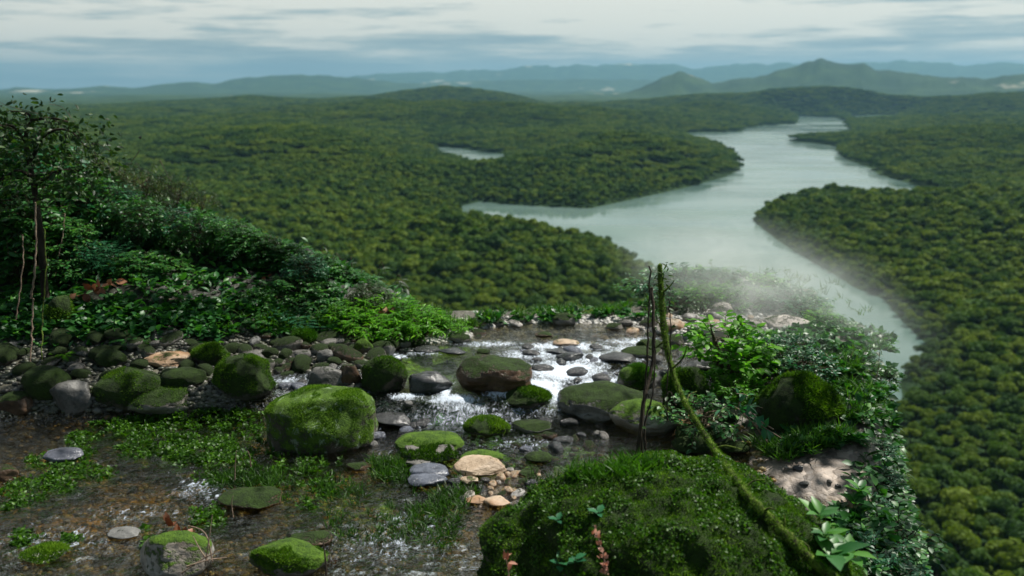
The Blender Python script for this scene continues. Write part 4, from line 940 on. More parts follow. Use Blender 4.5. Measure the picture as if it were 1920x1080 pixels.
for p, yt, Y, k in ((1450, 628, 8.8, 'i'), (1500, 628, 8.7, 'i'), (1540, 632, 8.8, 'i'), (1420, 636, 8.6, 'f'), (1475, 650, 8.3, 'f'), (1520, 655, 8.2, 'i')):
    shrub_at(k, p, yt, Y, 'creeping plant with heart shaped teal leaves above the round mossy mound', 'creeping plants above the mossy mound', wsc=1.1, cat='plant')
for i, (p, yt, Y) in enumerate([(1650, 760, 7.6), (1668, 800, 7.1), (1640, 800, 7.3), (1675, 850, 6.6), (1650, 862, 6.7), (1668, 900, 6.1), (1680, 940, 5.7), (1672, 985, 5.3), (1650, 1010, 5.2), (1685, 1030, 5.0), (1660, 1060, 4.85), (1690, 1075, 4.75), (1640, 1060, 4.9), (1665, 705, 8.1), (1672, 660, 8.6)]):
    shrub_at('fififi'[i % 6], p - 32 + 9 * math.sin(i * 2.3), yt + 8, Y, 'dark drooping plant hanging over the right rim of the ledge', 'plants over the right rim', wsc=1.15, cat='plant', sink=.12)
for i in range(17):
    a_ = i / 16.0; p = 1240 + 370 * a_; shrub_at('fiief'[i % 5], p, float(np.interp(p, [1240, 1300, 1400, 1480, 1535, 1590, 1610], [508, 500, 508, 535, 568, 612, 640])) + 6 * math.sin(i * 2.1), float(np.interp(p, [1240, 1400, 1480, 1535, 1590, 1620], [12.0, 11.9, 10.9, 10.0, 9.2, 8.6])), 'pale plant on the far rim of the ledge behind the gravel bar', 'plants on the far rim', wsc=1.3, cat='plant')
shrub_at('g', 1366, 582, 8.5, 'tall lime green plant with stacked leaves on the right bank', cat='plant')
shrub_at('g', 1392, 622, 8.2, 'lime green plant right beside the tall stacked one', cat='plant')
for p, yt, Y, k in ((1345, 690, 8.0, 'g'), (1385, 705, 7.8, 'e'), (1412, 695, 7.9, 'g'), (1310, 742, 7.3, 'f')):
    shrub_at(k, p, yt, Y, 'fresh green plant with pointed leaves among the rocks behind the leaning branch', 'fresh plants among the right rocks', wsc=1.1, cat='plant')

# broad fern like frond fan
def frond(mb, st, base, d, L, n=16, w0=.12, droop=.5, a=.5):
    d = unit(np.array(d, float)); p = np.array([np.array(base) + d * L * f + np.array((0, 0, -droop * L * f * f * .6)) for f in np.linspace(0, 1, 9)])
    st.tube(p, np.linspace(.005, .0015, 9), 3); P, Dd = [], []
    for i in range(n):
        f = .12 + .86 * i / n; b = np.array([np.interp(f, np.linspace(0, 1, 9), p[:, k]) for k in range(3)]); s2 = unit(np.cross(d, (0, 0, 1)))
        for sg in (-1, 1): P.append(b); Dd.append(s2 * sg + d * .45 + (0, 0, -.15))
    sz = w0 * L * np.repeat(np.sin(np.pi * (.15 + .82 * np.arange(n) / n)) ** .7, 2) * 2
    V, F, A = place(LEAFN, P, Dd, np.tile((0, 0, 1), (len(P), 1)) + rng.normal(size=(len(P), 3)) * .1, sz, np.clip(rng.normal(a, .12, len(P)), 0, 1)); mb.add(V, F, A)
def fern(n, L, mat):
    rt = empty('fern', (0, 0, 0)); mb, st = MB(), MB()
    for i in range(n):
        an = 6.28 * i / n + rng.uniform(-.3, .3); frond(mb, st, (0, 0, .02), (math.cos(an), math.sin(an), rng.uniform(.4, 1.0)), L * rng.uniform(.75, 1.1), droop=.8)
    mb.build('fronds', M[mat], rt); st.build('stem', M['stem'], rt); return rt
FA, FB = fern(8, .42, 'leaf_lime'), fern(9, .38, 'leaf')
for px_, py_, k, lab, sc in ((1385, 735, FA, 'broad luminous green fern fan left of the round mossy mound', 1.15), (1362, 700, FA, 'luminous green fern behind the broad fan on the right bank', .9), (120, 668, FA, 'small bright fern at the foot of the mossy left trunk', .6), (395, 645, FA, 'small bright fern on the mossy hump of the left bank', .4),
                             (1470, 838, FB, 'low ferny plant on the moss strip above the sand patch', .45), (1550, 815, FB, 'low ferny plant by the dark bank right of the sand patch', .5), (250, 640, FB, 'dark fern under the left shrubs', .8), (480, 610, FB, 'dark fern under the middle of the left shrubs', .8), (560, 600, FB, 'dark fern near the right end of the left shrubs', .7),
                             (1610, 830, FB, 'fern at the far right end of the sand patch', .6), (1500, 690, FB, 'dark fern behind the round mossy mound', .7), (1590, 760, FB, 'dark fern right of the round mossy mound', .9)):
    gx, gy = hit_top(px_, py_); put(k, (float(gx), float(gy), bedz(float(gx), float(gy))), lab, 'fern', sc=sc, name='fern')

# few-leaved herbs
def herb(n, L, tpl, mat, h=.1, name='herb'):
    rt = empty(name, (0, 0, 0)); mb, st = MB(), MB(); P, Dd = [], []
    st.tube([(0, 0, -.03), (.005, .003, h * .5), (0, 0, h)], [.004, .003, .002], 4)
    for i in range(n):
        an = 2.4 * i + rng.uniform(-.3, .3); P.append((0, 0, h * (.45 + .55 * i / n))); Dd.append((math.cos(an), math.sin(an), rng.uniform(.2, .8)))
    V, F, A = place(tpl, P, Dd, np.tile((0, 0, 1.), (n, 1)), L * rng.uniform(.7, 1.2, n), rng.uniform(.3, .9, n)); mb.add(V, F, A)
    mb.build('leaves', M[mat], rt); st.build('stem', M['stem'], rt); return rt
HA, HB, HC, HD = herb(5, .075, LEAFW, 'leaf_teal', .05), herb(7, .24, LEAF, 'leaf', .14), herb(4, .16, LEAF, 'leaf_teal', .2), herb(6, .24, LEAF, 'leaf', .12)
def surf(px_, py_):
    h = shoot(px_, py_, [BVH_GB, BVH_BED]); return tuple(h[0]) if h else tuple(at(px_, py_, 6))
for px_, py_, k, sc, lab in ((1122, 972, HA, .9, 'small teal seedling on the great mossy boulder below the thin stems'), (1046, 984, HA, .8, 'tiny teal seedling on the left slope of the great mossy boulder'), (1050, 1068, HA, 1.2, 'teal seedling at the bottom edge on the great mossy boulder'),
                             (1078, 1060, HA, .9, 'second teal seedling at the bottom edge beside the red leaves'), (1535, 985, HB, .62, 'plant with long blue green leaves at the right foot of the great mossy boulder'), (1545, 1020, HB, .55, 'plant with one long drooping leaf below the blue green one'),
                             (1555, 1066, HD, .9, 'leafy herb at the bottom edge right of the leaning branch'), (1610, 935, HB, .7, 'arching broad leaved plant on the sand patch by the right rim'), (1600, 955, HD, .7, 'low bright herb in front of the arching broad leaved plant'),
                             (1515, 800, HC, 1.0, 'slender seedling with a white shining leaf above the sand patch'), (1545, 828, HD, .55, 'pale leaved herb on the bank above the sand patch'), (1575, 822, HD, .6, 'green herb on the bank above the right of the sand patch'),
                             (1425, 812, HD, .7, 'herb at the foot of the round mossy mound'), (1480, 835, HD, .5, 'small herb on the moss strip left of the sand patch'), (1390, 800, HC, 1.1, 'thin herb with narrow leaves in the dark under the mound'), (1620, 1040, HD, .9, 'herb on the wet margin near the right rim'), (1590, 1060, HD, .8, 'herb at the lower right end of the ledge'),
                             (1460, 720, HC, 1, 'seedling on top of the round mossy mound'), (1340, 800, HD, .6, 'herb beside the leaning branch at the water edge')):
    put(k, surf(px_, py_), lab, 'seedling' if k in (HA, HC) else 'herb', sc=sc)
# twiggy plant with small pale leaves on the right bank
def twiggy(pts_list, label, lsz=.06, mat='leaf_teal'):
    rt = empty('twiggy_plant', (0, 0, 0)); mb, st = MB(), MB()
    for pts in pts_list:
        p = spline(pts, 14); st.tube(p, np.linspace(.007, .002, 14), 4)
        n = 9; i = rng.integers(3, 14, n); V, F, A = place(LEAF, p[i], rng.normal(size=(n, 3)) + (0, -.2, .1), rng.normal(size=(n, 3)) * .4 + (0, 0, 1), lsz * rng.uniform(.7, 1.4, n), rng.uniform(.3, 1, n)); mb.add(V, F, A)
    mb.build('leaves', M[mat], rt); st.build('stem', M['twig'], rt); tag(rt, label, 'plant'); return rt
twiggy([[at(1420, 800, 6.9), at(1385, 765, 6.8), at(1400, 742, 6.7), at(1380, 738, 6.6)], [at(1440, 830, 6.8), at(1400, 780, 6.7), at(1370, 760, 6.6), at(1350, 770, 6.5)], [at(1450, 805, 6.8), at(1420, 785, 6.7), at(1404, 760, 6.6), at(1430, 765, 6.5)],
        [at(1465, 822, 6.8), at(1430, 800, 6.75), at(1410, 790, 6.7)]], 'bare twigged plant with curling pale leaves in front of the mossy mound', .085)
twiggy([[at(1560, 1075, 4.9), at(1590, 1045, 4.9), at(1575, 1020, 4.9)], [at(1565, 1080, 4.9), at(1620, 1060, 5.0), at(1640, 1075, 5.0)]], 'straggling herb with light stems at the lower right corner of the ledge', .1, 'leaf')
twiggy([[at(1600, 790, 8.2), at(1590, 700, 8.3), at(1600, 655, 8.4)], [at(1630, 760, 8.1), at(1645, 700, 8.2), at(1650, 650, 8.3)], [at(1580, 720, 8.2), at(1560, 680, 8.2), at(1545, 660, 8.2)]], 'tall wispy plant on the misty right rim', .07, 'leaf_olive')

# ------------------------------------------------------------------ water weeds, grass
def weeds(name, areas, tpl, mat, lsz, per, label, up=.5, cat='water weed', lift_=.0, fn=top_level):
    mb = MB()
    for poly, n in areas:
        q = pt_in_px(poly, n * 2)
        f = fbm(q[:, 0] / 60, q[:, 1] / 26, 2.2, 3); q = q[f > -.12][:n]
        gx, gy = hit_level(q[:, 0], q[:, 1], fn); gz = fn(gx, gy) + lift_ + .05; n_ = len(gx)
        P = np.repeat(np.c_[gx, gy, gz], per, 0) + rng.normal(size=(n_ * per, 3)) * (.018, .018, .008)
        Dd = rnd_dirs(n_ * per, up - .4, up + .4); sz = lsz * rng.uniform(.5, 1.35, n_ * per)
        A0 = np.clip(np.repeat(rng.normal(.45, .2, n_), per) + rng.normal(0, .12, n_ * per), 0, 1)
        V, F, A = place(tpl, P, Dd, rng.normal(size=Dd.shape) * .5 + (0, 0, 1), sz, A0); mb.add(V, F, A)
    o = mb.build(name, M[mat]); tag(o, label, cat, kind='stuff'); return o
weeds('water_weeds', [([(120, 810), (250, 790), (400, 775), (495, 780), (500, 850), (440, 880), (300, 870), (130, 860)], 900), ([(0, 900), (60, 860), (180, 855), (220, 900), (100, 950), (0, 970)], 330), ([(300, 850), (470, 830), (500, 900), (390, 930)], 180),
      ([(30, 1010), (80, 1005), (85, 1035), (30, 1035)], 60), ([(120, 1018), (150, 1018), (150, 1030), (120, 1030)], 20), ([(360, 960), (410, 955), (420, 1000), (365, 1000)], 70), ([(265, 1000), (330, 1005), (335, 1040), (265, 1040)], 90), ([(500, 850), (640, 870), (620, 930), (520, 900)], 90),
      ([(560, 900), (660, 905), (600, 960), (560, 970)], 60)], LEAFW, 'weed', .034, 9, 'bright green water weed spreading over the shallow left part of the stream', .55)
weeds('water_grass', [([(695, 870), (755, 870), (770, 915), (700, 910)], 160), ([(405, 900), (520, 895), (525, 925), (410, 930)], 230), ([(780, 935), (900, 930), (860, 990), (720, 960)], 150), ([(600, 970), (860, 985), (850, 1040), (640, 1030)], 170), ([(860, 900), (890, 905), (900, 940), (820, 940)], 40),
      ([(560, 880), (700, 930), (700, 960), (520, 950)], 90), ([(1000, 900), (1060, 905), (1050, 925), (990, 920)], 30)], BLADE, 'weed', .085, 8, 'tufts of grassy weed standing in the shallow stream', .8, 'water grass')
weeds('bank_grass', [([(640, 610), (760, 575), (880, 600), (900, 622), (790, 630), (700, 632)], 700), ([(880, 596), (1200, 578), (1250, 560), (1240, 590), (1100, 594), (900, 606)], 330), ([(1250, 560), (1420, 500), (1600, 540), (1640, 600), (1500, 590), (1300, 560)], 160), ([(1400, 840), (1500, 815), (1600, 820), (1590, 840), (1480, 870), (1415, 880)], 420),
      ([(1540, 700), (1660, 640), (1670, 800), (1580, 800)], 400), ([(430, 600), (640, 590), (640, 625), (430, 630)], 250)], BLADE, 'grass', .12, 6, 'grass and low herbs along the edges of the ledge', .75, 'grass')
def cover(name, tpl, mat, P, per, lsz, label, up=.5):
    n_ = len(P); P = np.repeat(P, per, 0) + rng.normal(size=(n_ * per, 3)) * .03; V, F, A = place(tpl, P, rnd_dirs(len(P), up - .5, up + .4), rng.normal(size=P.shape) * .5 + (0, 0, 1), lsz * rng.uniform(.5, 1.4, len(P)), np.clip(rng.normal(.4, .22, len(P)), 0, 1))
    tag(mesh(name, V, F, M[mat], attrs={'v': A}), label, 'ground cover', kind='stuff')
SV, SF = SKIRT; cen = SV[SF].mean(1); cd = -sdist(cen[:, 0], cen[:, 1], LEDGE)
T3 = lambda q: np.r_[q[:, [0, 1, 2]], q[:, [0, 2, 3]]]
sk = (cd > -.22) & (cd < .9) & (cen[:, 0] > .6); P, _ = on_faces(SV, T3(SF[sk]), 5200, -1, 0); cover('rim_leaves', LEAFW, 'leaf', P, 3, .085, 'leafy growth covering the right and far rim of the ledge', .35)
P, _ = on_faces(SV, T3(SF[sk]), 2200, -1, 0); cover('rim_grass', LEAFN, 'leaf_olive', P, 4, .11, 'drooping grass on the rim of the ledge', .1)
sk = (cen[:, 0] < -1.2) & (-sdist(cen[:, 0], cen[:, 1], CHP) > 1.0); P, _ = on_faces(SV, T3(SF[sk]), 9000, -1, 0); cover('bank_leaves', LEAF, 'leaf', P, 3, .12, 'leafy undergrowth covering the soil of the left bank', .4)
weeds('ground_leaves', [([(0, 640), (0, 560), (420, 560), (620, 560), (760, 590), (700, 625), (430, 640), (200, 640)], 900), ([(880, 596), (1220, 575), (1235, 600), (900, 612)], 160), ([(1400, 640), (1560, 600), (1680, 640), (1670, 800), (1580, 800), (1560, 700), (1420, 700)], 600), ([(1420, 830), (1560, 812), (1620, 830), (1480, 862)], 200), ([(1540, 960), (1660, 970), (1670, 1080), (1600, 1080)], 130)], LEAFW, 'leaf', .09, 5, 'low leafy ground cover on the banks', .4, 'ground cover')
# grass crest growing behind the great boulder
P = []
for px_, py_ in pt_in_px([(1050, 885), (1080, 862), (1185, 855), (1250, 868), (1190, 890), (1090, 900)], 330):
    h = shoot(px_, py_ + 6, [BVH_GB]); P.append(tuple(h[0]) if h else None)
P = np.array([p for p in P if p]); P = np.repeat(P, 5, 0) + rng.normal(size=(len(P) * 5, 3)) * .02
V, F, A = place(BLADE, P, rnd_dirs(len(P), .45, 1), rng.normal(size=P.shape), rng.uniform(.04, .11, len(P)), rng.uniform(.3, 1, len(P)))
tag(mesh('grass_tuft', V, F, M['grass'], attrs={'v': A}), 'fringe of olive grass on the back of the great mossy boulder', 'grass', kind='stuff')

# ------------------------------------------------------------------ leaning mossy branch, hanging stems, left trunk
br = empty('leaning_branch', tuple(at(1560, 1080, 4.25)))
mb = MB()
def over(px_, py_, y_, off=.07):
    h = shoot(px_, py_, [BVH_GB]); return at(px_, py_, min(y_, h[0].y - off) if h else y_)
path = spline([at(1640, 1130, 3.9), over(1545, 1070, 4.1), over(1480, 1010, 4.5), over(1440, 968, 4.7), over(1400, 925, 4.85), at(1335, 835, 5.2), at(1290, 765, 5.5), at(1262, 700, 5.75), at(1245, 620, 5.95), at(1240, 550, 6.1), at(1237, 497, 6.2)], 60)
rd_ = np.interp(np.arange(60), [0, 14, 20, 30, 40, 50, 59], [.021, .033, .028, .021, .019, .021, .018]); rd_ *= 1 + .1 * rng.normal(size=60) + .18 * np.abs(fbm(np.arange(60) / 4.0, 2.2, 1.1, 2))
L0 = np.array(br.location)
mb.tube(path - L0, rd_, 12, lump=.07); wd = mb.build('wood', M['mossbark'], br, smooth=True)
V = np.empty(len(wd.data.vertices) * 3, np.float32); wd.data.vertices.foreach_get('co', V); V = V.reshape(-1, 3) + L0; Fw = np.array([p.vertices[:] for p in wd.data.polygons])
P, Nn = on_faces(V, Fw, 9000, -.8, .5); V2, F2, A = place(TUFT, P - L0, Nn + rng.normal(size=P.shape) * .6, rng.normal(size=P.shape), rng.uniform(.006, .02, len(P)), np.clip(rng.normal(.75, .2, len(P)), 0, 1))
mesh('moss', V2, F2, M['mosst'], br, attrs={'v': A})
mb = MB(); 
for a0, pts in ((0, [at(1395, 925, 4.85), at(1408, 960, 4.8), at(1411, 1000, 4.78)]), (0, [at(1262, 690, 5.75), at(1280, 672, 5.7), at(1288, 650, 5.7)]), (0, [at(1245, 640, 5.95), at(1222, 655, 5.9), at(1205, 640, 5.9)])): mb = MB(); mb.tube(spline(pts, 8) - L0, np.linspace(.009, .004, 8), 5); mb.build('side_twig', M['mossbark'], br)
for i_ in (8, 13, 19, 24, 29, 36, 41, 47, 53):
    mb = MB(); q_ = path[i_] - L0; d_ = rnd_dirs(1, -.2, .9)[0] * rng.uniform(.08, .24); mb.tube(spline([q_, q_ + d_ * .5 + (0, 0, .02), q_ + d_ + rng.normal(size=3) * .02], 7), np.linspace(.010, .003, 7), 5); mb.build('side_twig', M['mossbark'], br)
mb = MB(); P = np.array([at(1238 + rng.uniform(-16, 18), rng.uniform(490, 600), 6.15) for _ in range(60)]) - L0
V, F, A = place(LEAFN, P, rnd_dirs(60, -1, .3), rng.normal(size=P.shape), rng.uniform(.03, .08, 60)); mb.add(V, F, A); mb.build('leaves', M['leaf_olive'], br)
tag(br, 'mossy branch leaning from the lower right corner up over the great boulder', 'branch')
def vine(pts, r0, r1, label, mat='bark', name='hanging_stem', leaves=0, group=None, moss=False):
    L0 = np.array(tuple(pts[0])); rt = empty(name, tuple(L0)); mb = MB(); p = spline(pts, 30) + np.c_[rng.normal(0, .004, (30, 2)), np.zeros(30)]; mb.tube(p - L0, np.linspace(r0, r1, 30), 6, lump=.08); mb.build('stem', M[mat], rt, smooth=True)
    if leaves:
        i = rng.integers(0, 30, leaves); V, F, A = place(LEAF, p[i] - L0, rnd_dirs(leaves, -.7, .6), rng.normal(size=(leaves, 3)) + (0, 0, 1), .06 * rng.uniform(.6, 1.3, leaves)); m2_ = MB(); m2_.add(V, F, A); m2_.build('leaves', M['leaf_olive'], rt)
    tag(rt, label, 'stem', group)
vine([at(1188, 912, 5.3), at(1196, 850, 5.35), at(1206, 760, 5.45), at(1222, 690, 5.6), at(1226, 610, 5.75), at(1221, 540, 5.9)], .019, .012, 'thickest dark upright stem rising from the great boulder left of the leaning branch', leaves=6)
vine([at(1206, 880, 5.25), at(1203, 800, 5.3), at(1212, 700, 5.4), at(1216, 600, 5.5), at(1219, 500, 5.6)], .009, .006, 'thin dark upright stem close to the thickest one', leaves=4)
vine([at(1213, 870, 5.3), at(1209, 800, 5.4), at(1226, 720, 5.5), at(1228, 640, 5.6)], .008, .005, 'short thin stem winding round the thickest one')
vine([at(1252, 790, 5.6), at(1250, 730, 5.6), at(1258, 640, 5.7), at(1254, 560, 5.8)], .005, .004, 'thread like hanging root right of the leaning branch top', leaves=8)
vine([at(1252, 780, 5.55), at(1244, 755, 5.55), at(1256, 735, 5.55), at(1268, 760, 5.5)], .004, .003, 'curled dangling tendril below the branch fork')
vine([at(58, 560, 8.6), at(66, 500, 8.6), at(68, 440, 8.7), at(66, 380, 8.8)], .010, .008, 'pale hanging vine in front of the left trunk, upper piece', 'twig')
vine([at(50, 770, 8.3), at(56, 690, 8.35), at(60, 620, 8.5), at(62, 560, 8.6)], .009, .009, 'pale hanging vine reaching down to the stones at the far left', 'twig')
vine([at(76, 770, 8.4), at(78, 680, 8.5), at(80, 600, 8.7), at(86, 500, 8.8), at(84, 430, 8.9)], .008, .006, 'mossy thin vine just right of the pale one at the far left', 'mossbark')
vine([at(30, 600, 8.7), at(38, 540, 8.8), at(44, 480, 8.9), at(42, 440, 9.0)], .007, .005, 'short thin vine left of the pale one', 'twig')
vine([at(110, 480, 9.6), at(118, 440, 9.7), at(122, 400, 9.8)], .006, .005, 'thin light twig crossing the dark left shrubs', 'twig', leaves=4)
# left tree with dark trunk and drooping crown
tb = at(92, 660, 9.4); tr = empty('bank_tree', tuple(tb)); L0 = np.array(tb); mb = MB()
tp = spline([at(95, 690, 9.35), at(88, 600, 9.4), at(82, 520, 9.5), at(76, 440, 9.6), at(62, 340, 9.8), at(48, 260, 10.0), at(60, 225, 10.1)], 26)
mb.tube(tp - L0, np.linspace(.055, .022, 26), 10, lump=.06)
br_ends = []
for pts in ([at(58, 300, 9.9), at(90, 250, 9.8), at(130, 245, 9.7), at(160, 275, 9.6)], [at(52, 270, 10), at(20, 235, 9.8), at(-20, 240, 9.6)], [at(60, 225, 10.1), at(100, 222, 9.9), at(140, 232, 9.8)], [at(64, 350, 9.8), at(110, 320, 9.6), at(150, 320, 9.5)], [at(60, 330, 9.8), at(30, 320, 9.6), at(0, 340, 9.5)], [at(60, 225, 10.1), at(50, 212, 10.1), at(20, 208, 10)]):
    p = spline(pts, 12); mb.tube(p - L0, np.linspace(.025, .006, 12), 5); br_ends.append(p)
for i in range(40):
    p = br_ends[i % 6]; q = p[rng.integers(4, 12)]; e = q + np.array((rng.normal() * .16, rng.normal() * .16, -rng.uniform(.02, .28))); pp = spline([q, (q + e) / 2 + np.array((0, 0, .06)), e], 6); mb.tube(pp - L0, .004, 3); br_ends.append(pp)
mb.build('trunk', M['bark'], tr, smooth=True)
mb = MB(); al = np.concatenate([p[2:] for p in br_ends]); i = rng.integers(0, len(al), 1500); d = rnd_dirs(1500, -1, .3)
V, F, A = place(LEAF, al[i] + rng.normal(size=(1500, 3)) * (.22, .22, .14) - (0, 0, .08) - L0, d, rng.normal(size=d.shape) + (0, 0, .6), rng.uniform(.05, .11, 1500)); mb.add(V, F, A); mb.build('leaves', M['leaf_olive'], tr)
tag(tr, 'dark crooked tree with a drooping thin crown rising at the left edge', 'tree')
# mossy stump and buttress left
def lump_obj(name, px_, py0, py1, w_px, Y, mat, label, cat):
    top, bot = at(px_, py0, Y), at(px_, py1, Y); a = w_px / 2 / FPX * proj(top.x, Y, top.z)[2]; V, F = rock_arrays(a, a * .8, (top.z - bot.z) / 2, int(px_ + py0), ICO5, cuts=3, lump=.3)
    o = mesh(name, V, F, M[mat], smooth=True); o.location = (top.x, Y, (top.z + bot.z) / 2); tag(o, label, cat); W_ = V + np.array(o.location); moss_tufts(o, W_, F, 7000, .03, zmin=-.6); return o
lump_obj('boulder', 108, 555, 690, 62, 9.15, 'moss', 'upright dark mossy block at the foot of the left tree', 'boulder')
lump_obj('boulder', 20, 525, 600, 150, 9.9, 'moss', 'broad mossy block in the dark at the left edge, behind the vines', 'boulder')
lump_obj('boulder', 5, 615, 690, 90, 9.0, 'moss', 'rounded dark mossy block at the left edge beside the vine feet', 'boulder')

# ------------------------------------------------------------------ fallen leaves, twigs, driftwood
def sprig(px_, py_, n, L, mat, label, d0, name='fallen_leaves', spread=.5, stepv=(0, 0, 0), tpl=LEAFW):
    b = np.array(surf(px_, py_)); rt = empty(name, tuple(b)); st, mb = MB(), MB(); e = unit(np.array(d0, float)) * L * (1.0 + .25 * n)
    p = spline([(0, 0, .01), e * .5 + (0, 0, .02), e], 10); st.tube(p, .003, 4); f = rng.uniform(.1, 1, n)
    P = np.array([p[int(q * 9)] for q in f]) + rng.normal(size=(n, 3)) * .006; Dd = unit(np.array(d0, float)) + rng.normal(size=(n, 3)) * spread
    V, F, A = place(tpl, P, Dd, rng.normal(size=(n, 3)) * .6 + (0, -.8, .6), L * rng.uniform(.7, 1.2, n)); mb.add(V, F, A); mb.build('leaves', M[mat], rt); st.build('stem', M['twig'], rt); tag(rt, label, 'leaves')
sprig(1140, 1082, 30, .034, 'pinkleaf', 'row of pinkish dead leaves hanging on the great mossy boulder', (-.18, .35, .62), spread=.9)
sprig(955, 1085, 6, .075, 'pinkleaf', 'sprig of pink brown leaves at the lower left of the great mossy boulder', (-.15, .1, .8), spread=.8, tpl=LEAF)
sprig(1245, 1012, 1, .12, 'dead', 'single tan leaf lying on the face of the great mossy boulder', (-.5, .3, -.3), name='fallen_leaf', tpl=LEAF)
sprig(622, 1062, 4, .11, 'dead', 'brown leaf and upright twig beside the yellow green mossy boulder', (.05, .1, .9), tpl=LEAF)
sprig(690, 622, 14, .10, 'dead', 'reddish dead leaves on the stones below the grassy slope', (.3, 0, .3), spread=1.2)
sprig(105, 575, 26, .12, 'dead', 'red brown leaf litter lit by the sun beside the left trunk', (.5, 0, .2), spread=1.2)
sprig(490, 520, 8, .1, 'dead', 'few reddish leaves caught in the left shrubs', (.6, 0, -.3), spread=1.0)
sprig(1540, 826, 16, .09, 'pinkleaf', 'pale dead leaves scattered above the sand patch', (.9, .1, .05), spread=1.2)
sprig(400, 1050, 18, .09, 'dead', 'tangle of dry twigs and brown leaves on the right of the pale boulder', (-.5, .1, .4), spread=1.0)
def sticks(name, lists, label, mat='twig', r=.006):
    L0 = np.array(tuple(lists[0][0])); rt = empty(name, tuple(L0))
    for pts in lists: mb = MB(); mb.tube(spline(pts, 9) - L0, np.linspace(r, r * .4, 9), 5, lump=.1); mb.build('twig', M[mat], rt)
    tag(rt, label, 'twigs')
G = lambda a, b, h=.03: Vector((lambda q: (q[0], q[1], q[2] + h))(surf(a, b)))
sticks('dry_twigs', [[at(398, 1052, 5.05), at(385, 1000, 5.1), at(352, 985, 5.15)], [at(392, 1055, 5.0), at(375, 1030, 5.05), at(362, 1005, 5.1)], [at(385, 1060, 5.0), at(392, 1010, 5.05), at(398, 965, 5.1)], [at(340, 1075, 4.95), at(385, 1045, 5.0), at(420, 1030, 5.05)], [at(350, 1062, 4.95), at(390, 1050, 5.0), at(425, 1045, 5.1)]], 'bundle of dry twigs standing on the pale boulder in the lower left')
sticks('upright_twig', [[at(612, 1085, 4.75), at(610, 1050, 4.8), at(606, 1015, 4.85)]], 'dark short twig standing by the yellow green mossy boulder', 'bark', .009)
sticks('reed_stems', [[at(440, 900, 5.7), at(441, 870, 5.7), at(443, 845, 5.7)], [at(470, 875, 5.8), at(468, 855, 5.8), at(464, 845, 5.8)], [at(437, 970, 5.3), at(434, 945, 5.3), at(437, 930, 5.3)]], 'pale dead reed stems standing in the water weeds', 'twig', .006)
sticks('dry_grass', [[at(1140, 1085, 4.1), at(1143, 1040, 4.1), at(1150, 1015, 4.1)], [at(1170, 1075, 4.1), at(1175, 1050, 4.1), at(1200, 1035, 4.1)], [at(1165, 1085, 4.1), at(1160, 1060, 4.1), at(1155, 1030, 4.1)]], 'bent dry grass stalks on the lower face of the great mossy boulder', 'twig', .004)
dw = [G(1190, 818, .06), G(1215, 810, .08), G(1240, 800, .09), G(1252, 796, .05)]
sticks('driftwood', [dw, [dw[0], G(1180, 826, .03), G(1172, 832, .0)]], 'grey driftwood root at the water edge left of the leaning branch', 'twig', .035)
sticks('fallen_log', [[G(1010, 648, .02), G(975, 652, .04), G(925, 648, .05)]], 'slim pale driftwood lying across the upper pool', 'twig', .03)
sticks('bent_branch', [[G(320, 600, .25), at(350, 555, 9.9), at(335, 548, 9.8)], [at(312, 560, 9.7), at(335, 545, 9.7), at(352, 535, 9.7)]], 'bare pale branch in the dark gap of the left shrubs', 'twig', .012)
sticks('slanting_branches', [[at(150, 255, 11.6), at(122, 205, 11.5), at(92, 195, 11.4)], [at(80, 215, 10.2), at(20, 200, 10.2), at(0, 192, 10.2)]], 'thin pale twigs above the crown of the left tree', 'twig', .006)
sticks('leaning_twigs', [[at(300, 300, 12), at(320, 340, 12), at(335, 370, 12)], [at(262, 282, 12), at(240, 310, 12), at(205, 340, 12)]], 'bare twigs poking out of the left bank crest', 'twig', .006)

def shade_tree(base, limbs, label, nleaf):  # trees added out of view, limbs laid where their shade is wanted
    rt = empty('unseen_shade_tree', base); L0 = np.array(base); tb_, lf = MB(), MB(); top_ = np.array(limbs[0][0])
    tb_.tube(spline([L0 - L0 + (0, 0, -1), (top_ - L0) * (.4, .2, .5), top_ - L0, top_ - L0 + (0, 0, 3)], 14), np.linspace(.34, .1, 14), 10, lump=.05)
    al = []
    for lm in limbs:
        p = spline(lm, 16); tb_.tube(p - L0, np.linspace(.12, .025, 16), 7); al.append(p[4:])
        for j in range(14):
            q = p[rng.integers(4, 16)]; e = q + rng.normal(size=3) * (1.1, 1.1, .45); pp = spline([q, (q + e) / 2 + (0, 0, .15), e], 6); tb_.tube(pp - L0, .015, 4); al.append(pp[1:])
    tb_.build('trunk', M['bark'], rt, smooth=True); al = np.concatenate(al); i = rng.integers(0, len(al), nleaf); d = rnd_dirs(nleaf, -.8, .4)
    V, F, A = place(LEAF, al[i] + rng.normal(size=(nleaf, 3)) * .28 - L0, d, rng.normal(size=d.shape) * .5 + (0, 0, 1), rng.uniform(.12, .26, nleaf)); lf.add(V, F, A); lf.build('leaves', M['leaf'], rt)
    tag(rt, label, 'tree')
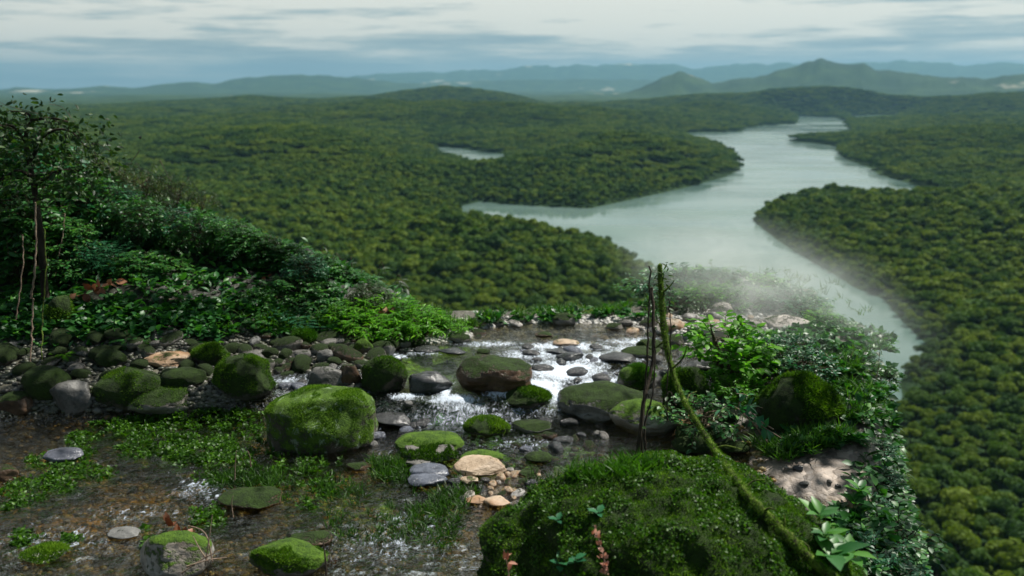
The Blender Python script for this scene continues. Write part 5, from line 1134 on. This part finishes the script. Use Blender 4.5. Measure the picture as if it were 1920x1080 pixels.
shade_tree((-14, 11.5, .5), [[(-13, 12, 7.5), (-6, 13, 9), (1.5, 13.4, 8.8)], [(-13, 12, 7.2), (-8, 12.0, 8.0), (-2, 12.0, 8.2), (.6, 12.4, 8.0)], [(-13, 12, 8.0), (-7, 15.5, 9.2), (-3, 16, 9.0)], [(-13, 11, 7.0), (-8, 10.2, 7.6), (-3, 10.4, 7.4), (-1.2, 10.8, 7.2)], [(-13, 12, 7.6), (-6, 13.4, 8.0), (-1.6, 14.4, 8.2)]], 'unseen tall tree added left of the view to shade the left bank', 2900)
shade_tree((11.5, 9, -14), [[(10.5, 9.5, 6.4), (8, 9.0, 6.6), (5.2, 8.8, 6.0), (4.4, 8.4, 5.8)], [(10.5, 9, 6.2), (8, 8.0, 6.4), (6, 7.8, 6.0)]], 'unseen tall tree added right of the view to shade the right rim', 1300)
for pr in list(PB.values()) + [FA, FB, HA, HB, HC, HD]:
    for c in list(pr.children): bpy.data.objects.remove(c)
    bpy.data.objects.remove(pr)

# ------------------------------------------------------------------ mist hanging over the right rim
mm_, t, o_ = new_mat('mist_air')
tcn = t.nodes.new('ShaderNodeTexCoord'); ge = t.nodes.new('ShaderNodeTexGradient'); ge.gradient_type = 'SPHERICAL'; t.links.new(tcn.outputs['Object'], ge.inputs[0])
dn = mth(t, 'MULTIPLY', mth(t, 'POWER', ge.outputs[0], 2.0), mth(t, 'ADD', .2, mth(t, 'MULTIPLY', ramp(t, noi(t, vmap(t, tcn.outputs['Object'], (2.4, 4.5, 2.8)), 1.0, 4, .6, .8), [(.38, 0.0), (.62, 1.0)]).outputs[0], 1.5)))
pv = t.nodes.new('ShaderNodeVolumePrincipled'); pv.inputs['Color'].default_value = (.93, .98, .96, 1); t.links.new(mth(t, 'MULTIPLY', dn, .95), pv.inputs['Density']); t.links.new(pv.outputs[0], o_.inputs['Volume'])
V, F = ICO3
mo = mesh('mist', V, F, mm_); mo.location = (3.3, 11.0, .8); mo.scale = (1.6, 3.6, 1.1); mo.rotation_euler = (R(3), 0, R(21))
tag(mo, 'white mist drifting over the plants at the right rim of the ledge', 'mist', kind='stuff')
